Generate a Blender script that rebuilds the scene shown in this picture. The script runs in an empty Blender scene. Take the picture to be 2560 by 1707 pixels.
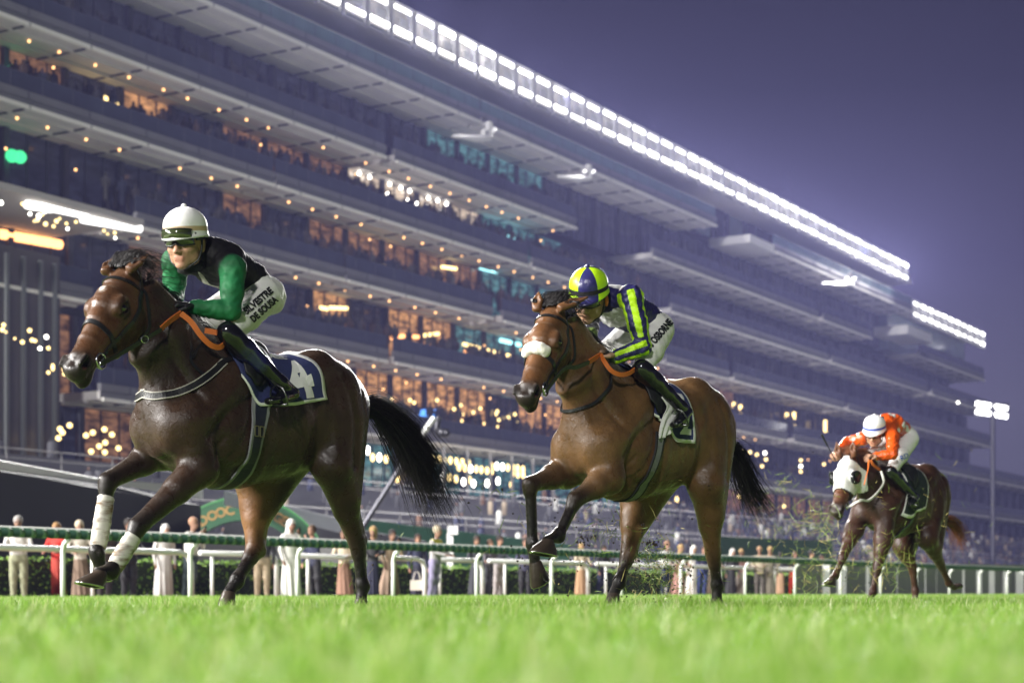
import bpy, bmesh, math, random, time
import numpy as np
from mathutils import Vector, Matrix
random.seed(4); RNG = np.random.default_rng(7)
C = bpy.context.scene.collection
SC = bpy.context.scene

# ------------------------------------------------------------------ camera, sky, light, exposure
F_PX, CX, YH, CAM_H = 4408.0, 1280.0, 1480.0, 0.14        # focal length / principal column / horizon row of the 2560 px photograph
cam_d = bpy.data.cameras.new('camera'); cam = bpy.data.objects.new('camera', cam_d); C.objects.link(cam)
cam.location = (0, 0, CAM_H); cam.rotation_euler = (math.pi/2, 0, 0)
cam_d.sensor_width = 36; cam_d.lens = 36*F_PX/2560
cam_d.shift_y = (YH-853.5)/2560
cam_d.clip_start = 0.05; cam_d.clip_end = 3000
cam_d.dof.use_dof = True; cam_d.dof.focus_distance = 12.0; cam_d.dof.aperture_fstop = 2.3
SC.camera = cam
SC.render.engine = 'CYCLES'; SC.cycles.use_denoising = True
SC.cycles.max_bounces = 6; SC.cycles.transparent_max_bounces = 12; SC.cycles.volume_bounces = 0
SC.view_settings.view_transform = 'Standard'; SC.view_settings.look = 'None'
SC.view_settings.exposure = 0.0; SC.view_settings.gamma = 1.0; SC.view_settings.use_curve_mapping = False

world = bpy.data.worlds.new('World'); SC.world = world; world.use_nodes = True
nt = world.node_tree; nt.nodes.clear()
wo = nt.nodes.new('ShaderNodeOutputWorld'); bg = nt.nodes.new('ShaderNodeBackground')
tc = nt.nodes.new('ShaderNodeTexCoord'); sx = nt.nodes.new('ShaderNodeSeparateXYZ')
nt.links.new(tc.outputs['Generated'], sx.inputs[0])
cr = nt.nodes.new('ShaderNodeValToRGB')                    # the night sky over a lit city: paler towards the horizon
e = cr.color_ramp.elements
e[0].position = 0.0; e[0].color = (0.115, 0.115, 0.165, 1)
e[1].position = 0.50; e[1].color = (0.004, 0.004, 0.010, 1)
for p_, c_ in ((0.10, (0.135, 0.130, 0.205)), (0.18, (0.062, 0.057, 0.128)), (0.27, (0.015, 0.015, 0.040)), (0.36, (0.008, 0.008, 0.020))):
    q_ = e.new(p_); q_.color = c_ + (1,)
nt.links.new(sx.outputs['Z'], cr.inputs[0]); nt.links.new(cr.outputs[0], bg.inputs[0])
bg.inputs[1].default_value = 0.62
nt.links.new(bg.outputs[0], wo.inputs[0])

sun_d = bpy.data.lights.new('sun', 'SUN'); sun = bpy.data.objects.new('sun', sun_d); C.objects.link(sun)
sun_d.energy = 1.7; sun_d.angle = math.radians(4); sun_d.color = (1.0, 0.98, 0.95)
SUN_DIR = Vector((-0.16, -0.86, 0.44)).normalized()       # towards the lamp: the course's own floodlights, behind the camera
sun.rotation_euler = SUN_DIR.to_track_quat('Z', 'Y').to_euler()
# ------------------------------------------------------------------ helpers
def V(*a): return np.array(a, float)
def unit(v): v = np.asarray(v, float); return v/np.linalg.norm(v)

def props(o, label=None, cat=None, group=None, kind=None):
    if label: o['label'] = label
    if cat: o['category'] = cat
    if group: o['group'] = group
    if kind: o['kind'] = kind
    return o
def empty(name, label=None, cat=None, loc=(0, 0, 0), rz=0.0, group=None):
    o = bpy.data.objects.new(name, None); C.objects.link(o); o.location = loc; o.rotation_euler = (0, 0, rz)
    o.empty_display_size = 0.2
    return props(o, label, cat, group)
def mesh_obj(name, verts, faces, mat, parent=None, smooth=True, mat_idx=None):
    me = bpy.data.meshes.new(name)
    me.from_pydata([tuple(map(float, v)) for v in verts] if not isinstance(verts, list) else verts, [], faces if isinstance(faces, list) else faces.tolist())
    for m in (mat if isinstance(mat, (list, tuple)) else [mat]): me.materials.append(m)
    if smooth: me.polygons.foreach_set('use_smooth', [True]*len(me.polygons))
    if mat_idx is not None: me.polygons.foreach_set('material_index', np.asarray(mat_idx, np.int32))
    me.update()
    o = bpy.data.objects.new(name, me); C.objects.link(o)
    if parent: o.parent = parent
    return o
def link(name, me, parent=None, loc=None, rot=None, scale=None):
    o = bpy.data.objects.new(name, me); C.objects.link(o)
    if parent: o.parent = parent
    if loc is not None: o.location = loc
    if rot is not None: o.rotation_euler = rot
    if scale is not None: o.scale = scale
    return o
class MB:
    """collects plain shapes and links them as one mesh"""
    def __init__(s): s.v = []; s.f = []; s.m = []
    def add(s, v, f, mi=0):
        n = len(s.v); s.v += [tuple(map(float, q)) for q in v]; s.f += [tuple(int(i)+n for i in q) for q in f]; s.m += [mi]*len(f)
    def box(s, c, d, mi=0, M=None):
        x, y, z = d[0]/2, d[1]/2, d[2]/2
        v = [V(i*x, j*y, k*z) for i in (-1, 1) for j in (-1, 1) for k in (-1, 1)]
        if M is not None: v = [np.asarray(M) @ q for q in v]
        v = [q+np.asarray(c, float) for q in v]
        s.add(v, [(0, 1, 3, 2), (4, 6, 7, 5), (0, 4, 5, 1), (2, 3, 7, 6), (0, 2, 6, 4), (1, 5, 7, 3)], mi)
    def quad(s, a, b, c, d, mi=0): s.add([a, b, c, d], [(0, 1, 2, 3)], mi)
    def tube(s, pts, rad, n=8, mi=0, cap=True):
        v, f = tube_vf(pts, rad, n, cap); s.add(v, f, mi)
    def build(s, name, mat, parent=None, smooth=False):
        return mesh_obj(name, s.v, s.f, mat, parent, smooth, s.m)
def tube_vf(pts, rad, n=8, cap=True, ell=None):
    pts = [np.asarray(p, float) for p in pts]; k = len(pts)
    if np.isscalar(rad): rad = [rad]*k
    v = []; f = []; prev = None
    for i, p in enumerate(pts):
        t = unit(pts[min(i+1, k-1)]-pts[max(i-1, 0)])
        if prev is None:
            a = V(0, 0, 1) if abs(t[2]) < .9 else V(1, 0, 0); u = unit(np.cross(t, a))
        else: u = unit(prev-t*np.dot(prev, t))
        prev = u; w = np.cross(t, u)
        for j in range(n):
            an = 2*math.pi*j/n; v.append(p+rad[i]*(math.cos(an)*u+math.sin(an)*w))
    for i in range(k-1):
        for j in range(n):
            f.append((i*n+j, i*n+(j+1) % n, (i+1)*n+(j+1) % n, (i+1)*n+j))
    if cap: f.append(tuple(range(n-1, -1, -1))); f.append(tuple((k-1)*n+j for j in range(n)))
    return v, f
def spline(pts, n):
    """Catmull-Rom through the points, n samples"""
    P = np.asarray(pts, float); k = len(P)
    if k == 2: return [P[0]+(P[1]-P[0])*t for t in np.linspace(0, 1, n)]
    Q = np.vstack([2*P[0]-P[1], P, 2*P[-1]-P[-2]]); out = []
    for s in np.linspace(0, k-1-1e-6, n):
        i = int(s); t = s-i; a, b, c, d = Q[i:i+4]
        out.append(.5*((2*b)+(-a+c)*t+(2*a-5*b+4*c-d)*t*t+(-a+3*b-3*c+d)*t**3))
    return out

# ---- materials
MATS = {}
def nodes_of(m): return m.node_tree.nodes, m.node_tree.links
def mat(name, col, rough=.6, var=.12, scale=8.0, bump=0.0, bscale=60.0, metal=0.0, spec=.4, coat=0.0, sheen=0.0, trans=0.0, emit=None, estr=0.0, attr=None, stretch=None):
    """procedural surface: colour broken by noise, optional fine bump"""
    if name in MATS: return MATS[name]
    m = bpy.data.materials.new(name); m.use_nodes = True; N, L = nodes_of(m); b = N['Principled BSDF']
    b.inputs['Roughness'].default_value = rough; b.inputs['Metallic'].default_value = metal
    b.inputs['Specular IOR Level'].default_value = spec; b.inputs['Coat Weight'].default_value = coat
    b.inputs['Coat Roughness'].default_value = .12
    b.inputs['Sheen Weight'].default_value = sheen
    b.inputs['Transmission Weight'].default_value = trans
    t = N.new('ShaderNodeTexCoord'); mp = N.new('ShaderNodeMapping'); L.new(t.outputs['Object'], mp.inputs[0])
    if stretch: mp.inputs['Scale'].default_value = stretch
    nz = N.new('ShaderNodeTexNoise'); nz.inputs['Scale'].default_value = scale; nz.inputs['Detail'].default_value = 4
    L.new(mp.outputs[0], nz.inputs[0])
    mx = N.new('ShaderNodeMix'); mx.data_type = 'RGBA'
    lo = [c*(1-var) for c in col]; hi = [min(1, c*(1+var)) for c in col]
    mx.inputs['A'].default_value = (*lo, 1); mx.inputs['B'].default_value = (*hi, 1)
    L.new(nz.outputs['Fac'], mx.inputs['Factor'])
    out = mx.outputs['Result']
    if attr:
        at = N.new('ShaderNodeAttribute'); at.attribute_name = attr
        mu = N.new('ShaderNodeMix'); mu.data_type = 'RGBA'; mu.blend_type = 'MULTIPLY'; mu.inputs['Factor'].default_value = 1
        L.new(at.outputs['Color'], mu.inputs['A']); L.new(out, mu.inputs['B']); out = mu.outputs['Result']
    L.new(out, b.inputs['Base Color'])
    if bump:
        n2 = N.new('ShaderNodeTexNoise'); n2.inputs['Scale'].default_value = bscale; n2.inputs['Detail'].default_value = 3
        L.new(mp.outputs[0], n2.inputs[0]); bp = N.new('ShaderNodeBump'); bp.inputs['Strength'].default_value = bump; bp.inputs['Distance'].default_value = .01
        L.new(n2.outputs['Fac'], bp.inputs['Height']); L.new(bp.outputs[0], b.inputs['Normal'])
    if emit:
        b.inputs['Emission Color'].default_value = (*emit, 1); b.inputs['Emission Strength'].default_value = estr
    MATS[name] = m; return m
def glow(name, col, strength):
    if name in MATS: return MATS[name]
    m = bpy.data.materials.new(name); m.use_nodes = True; N, L = nodes_of(m); b = N['Principled BSDF']
    b.inputs['Base Color'].default_value = (.1, .1, .1, 1)
    b.inputs['Emission Color'].default_value = (*col, 1); b.inputs['Emission Strength'].default_value = strength
    MATS[name] = m; return m

# ---- bodies as one blended surface: tapered limbs and ellipses joined smoothly, then meshed
class Body:
    def __init__(s): s.p = []
    def cap(s, a, b, ra, rb, k=.04, tag=None, neg=False): s.p.append(('c', V(*a), V(*b), float(ra), float(rb), k, tag, neg))
    def chain(s, pts, rad, k=.03, tag=None):
        for i in range(len(pts)-1): s.cap(pts[i], pts[i+1], rad[i], rad[i+1], k, tag)
    def ell(s, c, r, k=.04, tag=None, R=None, neg=False): s.p.append(('e', V(*c), V(*r), None if R is None else np.asarray(R, float), 0, k, tag, neg))
    def seg(s, a, b, la, wa, lb, wb, lat=(0, 1, 0), k=.03, tag=None, capf=.6): s.p.append(('s', V(*a), V(*b), (la, wa, lb, wb, V(*lat)), capf, k, tag, False))
    @staticmethod
    def dist(p, P):
        if p[0] == 'c':
            a, b = p[1], p[2]; ab = b-a; t = np.clip(((P-a) @ ab)/(ab @ ab+1e-12), 0, 1)
            return np.linalg.norm(P-a-t[..., None]*ab, axis=-1)-(p[3]+(p[4]-p[3])*t)
        if p[0] == 'e':
            d = P-p[1]
            if p[3] is not None: d = d @ p[3]
            n = np.linalg.norm(d, axis=-1)+1e-9; q = np.linalg.norm(d/p[2], axis=-1)+1e-9
            return n*(q-1)/q
        a, b = p[1], p[2]; la, wa, lb, wb, lat = p[3]; ab = b-a; L = np.linalg.norm(ab); A = ab/L
        lat = unit(lat-A*(lat @ A)); W = np.cross(A, lat); d = P-a
        t = np.clip((d @ A)/L, 0, 1); d = d-t[..., None]*ab
        l = la+(lb-la)*t; w = wa+(wb-wa)*t
        n = np.linalg.norm(d, axis=-1)+1e-9
        q = np.sqrt(((d @ lat)/l)**2+((d @ W)/w)**2+((d @ A)/(p[4]*np.minimum(l, w)))**2)+1e-9
        return n*(q-1)/q
    @staticmethod
    def box(p, m):
        if p[0] == 'c':
            return np.minimum(p[1]-p[3], p[2]-p[4])-m, np.maximum(p[1]+p[3], p[2]+p[4])+m
        if p[0] == 'e':
            r = p[2] if p[3] is None else np.full(3, p[2].max()); return p[1]-r-m, p[1]+r+m
        r = max(p[3][:4]); return np.minimum(p[1], p[2])-r-m, np.maximum(p[1], p[2])+r+m
    def mesh(s, h, relax=2):
        m = .07
        bx = [Body.box(p, m) for p in s.p if not p[7]]
        lo = np.min([b[0] for b in bx], 0); hi = np.max([b[1] for b in bx], 0)
        n = np.ceil((hi-lo)/h).astype(int)+1; s.lo, s.h, s.n = lo, h, n
        G = np.full(n, 1.0, np.float32)
        for p in s.p:
            a, b = Body.box(p, m)
            i0 = np.clip(np.floor((a-lo)/h).astype(int), 0, n); i1 = np.clip(np.ceil((b-lo)/h).astype(int)+1, 0, n)
            if np.any(i1 <= i0): continue
            ax = [lo[j]+h*np.arange(i0[j], i1[j]) for j in range(3)]
            P = np.stack(np.meshgrid(*ax, indexing='ij'), -1)
            d = Body.dist(p, P); S = tuple(slice(i0[j], i1[j]) for j in range(3)); g = G[S]; k = p[5]
            if p[7]:
                e = np.maximum(k-np.abs(g+d), 0)/k; G[S] = np.maximum(g, -d)+e*e*k*.25
            else:
                e = np.maximum(k-np.abs(g-d), 0)/k; G[S] = np.minimum(g, d)-e*e*k*.25
        s.G = G
        v, f = nets(G); v = lo+v*h
        for _ in range(relax): v = relax_mesh(v, f)
        return v, f
    def sd(s, P):
        q = (np.asarray(P, float)-s.lo)/s.h; i = np.floor(q).astype(int); i = np.clip(i, 0, s.n-2); t = np.clip(q-i, 0, 1)
        r = 0
        for a in (0, 1):
            for b in (0, 1):
                for c in (0, 1):
                    r = r+s.G[i[..., 0]+a, i[..., 1]+b, i[..., 2]+c]*np.where(a, t[..., 0], 1-t[..., 0])*np.where(b, t[..., 1], 1-t[..., 1])*np.where(c, t[..., 2], 1-t[..., 2])
        out = np.any((q < -.5) | (q > s.n-.5), -1)
        return np.where(out, .5, r)
    def grad(s, P):
        P = np.asarray(P, float); e = s.h*1.2
        g = np.stack([s.sd(P+e*u)-s.sd(P-e*u) for u in np.eye(3)], -1)
        return g/(np.linalg.norm(g, axis=-1, keepdims=True)+1e-9)
    def trace(s, P, D, tmax=2.0):
        """march rays to the surface; returns points (nan where missed)"""
        P = np.atleast_2d(np.asarray(P, float)); D = np.asarray(D, float); D = np.broadcast_to(D, P.shape); D = D/np.linalg.norm(D, axis=-1, keepdims=True)
        t = np.zeros(len(P)); done = np.zeros(len(P), bool)
        for _ in range(400):
            d = s.sd(P+D*t[:, None]); done |= d < 5e-4
            t = np.where(done, t, t+np.clip(d*.7, .001, .03))
            if np.all(done | (t > tmax)): break
        Q = P+D*t[:, None]; Q[~done] = np.nan; return Q
    def snap(s, P, off=0.0, it=12):
        P = np.array(P, float)
        for _ in range(it): P = P-.8*np.clip(s.sd(P), -.04, .04)[..., None]*s.grad(P)
        return P+off*s.grad(P)
    def tags(s, v, cols, tau=.012, default=None):
        num = np.zeros((len(v), 3)); den = np.zeros(len(v))
        ds = []
        best = np.full(len(v), 9.0)
        for p in s.p:
            if p[7]: continue
            a, b = Body.box(p, .12); m = np.all((v > a) & (v < b), 1); d = np.full(len(v), 9.0)
            if m.any(): d[m] = Body.dist(p, v[m])
            ds.append(d); best = np.minimum(best, d)
        for p, d in zip([p for p in s.p if not p[7]], ds):
            w = np.exp(-np.clip((d-best)/tau, 0, 40)); c = cols.get(p[6], default)
            num += w[:, None]*np.asarray(c); den += w
        return num/den[:, None]
def nets(G):
    """surface nets"""
    I = G < 0; n = np.array(G.shape)
    corners = [(a, b, c) for a in (0, 1) for b in (0, 1) for c in (0, 1)]
    cnt = sum(I[a:n[0]-1+a, b:n[1]-1+b, c:n[2]-1+c].astype(np.int8) for a, b, c in corners)
    act = (cnt > 0) & (cnt < 8); idx = np.argwhere(act); vid = np.full(act.shape, -1, np.int64); vid[act] = np.arange(len(idx))
    val = np.stack([G[idx[:, 0]+a, idx[:, 1]+b, idx[:, 2]+c] for a, b, c in corners], 1)
    co = np.array(corners, float); acc = np.zeros((len(idx), 3)); num = np.zeros(len(idx))
    for i in range(8):
        for j in range(i+1, 8):
            if np.abs(co[i]-co[j]).sum() != 1: continue
            a, b = val[:, i], val[:, j]; m = (a < 0) != (b < 0); t = np.where(m, a/(a-b+1e-12), 0)
            acc += np.where(m[:, None], co[i]+t[:, None]*(co[j]-co[i]), 0); num += m
    v = idx+acc/num[:, None]; F = []
    for ax in range(3):
        u, w = (ax+1) % 3, (ax+2) % 3
        sl0 = [slice(None)]*3; sl1 = [slice(None)]*3; sl0[ax] = slice(0, -1); sl1[ax] = slice(1, None)
        A, B = I[tuple(sl0)], I[tuple(sl1)]; e = np.argwhere(A != B); e = e[(e[:, u] > 0) & (e[:, w] > 0) & (e[:, u] < n[u]-1) & (e[:, w] < n[w]-1)]
        du = np.zeros(3, int); du[u] = 1; dw = np.zeros(3, int); dw[w] = 1
        q = [vid[tuple((e-a*du-b*dw).T)] for a, b in ((1, 1), (0, 1), (0, 0), (1, 0))]
        q = np.stack(q, 1); fl = ~A[tuple(e.T)]
        q[fl] = q[fl][:, ::-1]; F.append(q)
    F = np.vstack(F); return v, F[np.all(F >= 0, 1)]
def relax_mesh(v, f, w=.5):
    s = np.zeros_like(v); c = np.zeros(len(v))
    for i in range(4):
        a, b = f[:, i], f[:, (i+1) % 4]
        for k in range(3): s[:, k] += np.bincount(a, v[b, k], len(v))+np.bincount(b, v[a, k], len(v))
        c += np.bincount(a, minlength=len(v))+np.bincount(b, minlength=len(v))
    return v*(1-w)+w*s/np.maximum(c, 1)[:, None]
def body_obj(name, v, f, mat, parent, cols=None):
    me = bpy.data.meshes.new(name); nf = len(f)
    me.vertices.add(len(v)); me.vertices.foreach_set('co', v.astype(np.float32).ravel())
    me.loops.add(nf*4); me.loops.foreach_set('vertex_index', f.astype(np.int32).ravel())
    me.polygons.add(nf); me.polygons.foreach_set('loop_start', np.arange(0, nf*4, 4, dtype=np.int32))
    me.update(calc_edges=True); me.polygons.foreach_set('use_smooth', np.ones(nf, bool))
    for m in (mat if isinstance(mat, (list, tuple)) else [mat]): me.materials.append(m)
    if cols is not None:
        a = me.color_attributes.new('hue', 'FLOAT_COLOR', 'POINT')
        a.data.foreach_set('color', np.hstack([cols, np.ones((len(v), 1))]).astype(np.float32).ravel())
    me.validate(); o = bpy.data.objects.new(name, me); C.objects.link(o)
    if parent: o.parent = parent
    return o
class Place:
    """a spot on the turf with its own forward / left axes; px() turns a pixel of the photograph into a point on the plane `left` metres off the centre line"""
    def __init__(s, px, Y, ang):
        s.O = V((px-CX)/F_PX*Y, Y); a = math.radians(ang); s.f = V(-math.sin(a), -math.cos(a)); s.l = V(math.cos(a), -math.sin(a))
        s.rz = math.atan2(s.f[1], s.f[0])
    def px(s, x, y, l=0.0):
        u, v = (x-CX)/F_PX, (YH-y)/F_PX; Y = (l+s.O @ s.l)/(u*s.l[0]+s.l[1]); d = V(u*Y, Y)-s.O
        return V(d @ s.f, l, CAM_H+v*Y)
    def eye(s): d = -s.O; return V(d @ s.f, d @ s.l, CAM_H)
    def ray(s, pts):
        e = s.eye(); return e, [unit(s.px(x, y, .9)-e) for x, y in pts]
    def hit(s, body, pts, start=None):
        e, D = s.ray(pts); D = np.array(D); t0 = np.linalg.norm(e)-2.6
        return body.trace(e+D*t0, D, 5.0)
def text_mesh(txt, size=1.0, cuts=2, font_shear=0.0, bold=0.0, spacing=1.0):
    """flat lettering as vertices and faces, centred on the origin, `size` high"""
    cu = bpy.data.curves.new('lettering', 'FONT'); cu.body = txt; cu.size = 1; cu.align_x = 'CENTER'; cu.align_y = 'CENTER'; cu.shear = font_shear; cu.offset = bold; cu.space_character = spacing
    cu.resolution_u = 3
    o = bpy.data.objects.new('lettering', cu); C.objects.link(o); dg = bpy.context.evaluated_depsgraph_get(); dg.update()
    me = bpy.data.meshes.new_from_object(o.evaluated_get(dg)); b = bmesh.new(); b.from_mesh(me); bmesh.ops.triangulate(b, faces=b.faces)
    bmesh.ops.remove_doubles(b, verts=b.verts, dist=1e-4)
    for _ in range(cuts):
        ed = [e for e in b.edges if e.calc_length() > .16]
        if ed: bmesh.ops.subdivide_edges(b, edges=ed, cuts=1); bmesh.ops.triangulate(b, faces=b.faces)
    b.verts.index_update(); v = np.array([q.co[:] for q in b.verts]); f = [tuple(q.index for q in t.verts) for t in b.faces]; b.free()
    bpy.data.objects.remove(o); bpy.data.meshes.remove(me); bpy.data.curves.remove(cu)
    c = (v.max(0)+v.min(0))/2; h = v[:, 1].max()-v[:, 1].min(); v = (v-c)/h*size
    return v, f
# ------------------------------------------------------------------ ground, sky line, grandstand
def turf_material():
    m = bpy.data.materials.new('turf'); m.use_nodes = True; N, L = nodes_of(m); b = N['Principled BSDF']
    t = N.new('ShaderNodeTexCoord'); n1 = N.new('ShaderNodeTexNoise'); n1.inputs['Scale'].default_value = 1.3; n1.inputs['Detail'].default_value = 8
    L.new(t.outputs['Object'], n1.inputs[0]); r = N.new('ShaderNodeValToRGB'); e = r.color_ramp.elements
    e[0].position = .3; e[0].color = (.10, .20, .018, 1); e[1].position = .7; e[1].color = (.17, .29, .03, 1)
    L.new(n1.outputs['Fac'], r.inputs[0]); L.new(r.outputs[0], b.inputs['Base Color']); b.inputs['Roughness'].default_value = .8
    return m
GD, GN, GP = V(.508, .861), V(.861, -.508), V(-30.5, 105.0)      # the stand runs along GD; GN points from it towards the track
def fp(s, o=0.0, z=0.0): p = GP+GD*s+GN*o; return V(p[0], p[1], z)
def fs(px, o=0.0):
    u = (px-CX)/F_PX; return (u*GP[1]+u*GN[1]*o-GP[0]-GN[0]*o)/(GD[0]-GD[1]*u)
def fz(px, py, o=0.0):
    p = fp(fs(px, o), o); return CAM_H+(YH-py)/F_PX*p[1]
def at_facade(px, py, o=0.0): s = fs(px, o); return fp(s, o, fz(px, py, o))
def zl(y0): return CAM_H+(YH-y0)*105.0/F_PX
RZ_F = math.atan2(GD[1], GD[0])
def slab(mb, s0, s1, o0, o1, z0, z1, mi=0):
    q = [fp(s, o, z) for s in (s0, s1) for o in (o0, o1) for z in (z0, z1)]
    mb.add(q, [(0, 1, 3, 2), (4, 6, 7, 5), (0, 4, 5, 1), (2, 3, 7, 6), (0, 2, 6, 4), (1, 5, 7, 3)], mi)
def no_sampling(m):
    m.cycles.emission_sampling = 'NONE'; return m

def build_ground():
    g = MB(); R = 1600; g.quad((-R, -60, 0), (R, -60, 0), (R, R, 0), (-R, R, 0)); o = g.build('turf_ground', turf_material()); props(o, kind='structure')
    # paved apron between the rails and the stand
    a = lambda t, off: V(-7.9, 27.2)+V(.539, .842)*t+V(-.842, .539)*off
    mb = MB(); mb.quad(*[(*a(t, off), .03) for t, off in ((-40, 8.5), (330, 8.5), (330, 60), (-40, 60))][::-1])
    o = mb.build('pavement', mat('apron_paving', (.20, .19, .18), .8, .2, 1.5, .2, 20)); props(o, kind='structure')
    mb = MB(); mb.quad(*[(*a(t, off), .02) for t, off in ((-40, 4.6), (330, 4.6), (330, 8.2), (-40, 8.2))][::-1])
    o = mb.build('path', mat('sand_path', (.25, .17, .11), .9, .2, 2.5, .3, 20)); props(o, kind='structure')

def lit_glass(name, col, strength, var=1.0, scale=(.5, .5, 1.6)):
    """a lit room behind glass: uneven warm light, seen as a glow with darker furniture and people in it"""
    if name in MATS: return MATS[name]
    m = bpy.data.materials.new(name); m.use_nodes = True; N, L = nodes_of(m); b = N['Principled BSDF']
    b.inputs['Base Color'].default_value = (.02, .022, .026, 1); b.inputs['Roughness'].default_value = .12
    t = N.new('ShaderNodeTexCoord'); mp = N.new('ShaderNodeMapping'); mp.inputs['Scale'].default_value = scale; ob = N.new('ShaderNodeObjectInfo')
    ad = N.new('ShaderNodeVectorMath'); L.new(t.outputs['Object'], mp.inputs[0]); L.new(mp.outputs[0], ad.inputs[0])
    sc = N.new('ShaderNodeVectorMath'); sc.operation = 'SCALE'; sc.inputs[0].default_value = (37, 11, 5); L.new(ob.outputs['Random'], sc.inputs['Scale']); L.new(sc.outputs[0], ad.inputs[1])
    n = N.new('ShaderNodeTexNoise'); n.inputs['Scale'].default_value = 1.6; n.inputs['Detail'].default_value = 4; n.inputs['Roughness'].default_value = .65; L.new(ad.outputs[0], n.inputs[0])
    r = N.new('ShaderNodeMapRange'); r.inputs['From Min'].default_value = .38; r.inputs['From Max'].default_value = .72; r.inputs['To Min'].default_value = .12; r.inputs['To Max'].default_value = 1.3
    L.new(n.outputs['Fac'], r.inputs[0]); mu = N.new('ShaderNodeMath'); mu.operation = 'MULTIPLY'; mu.inputs[1].default_value = strength; L.new(r.outputs[0], mu.inputs[0])
    b.inputs['Emission Color'].default_value = (*col, 1); L.new(mu.outputs[0], b.inputs['Emission Strength'])
    MATS[name] = no_sampling(m); return m

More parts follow.
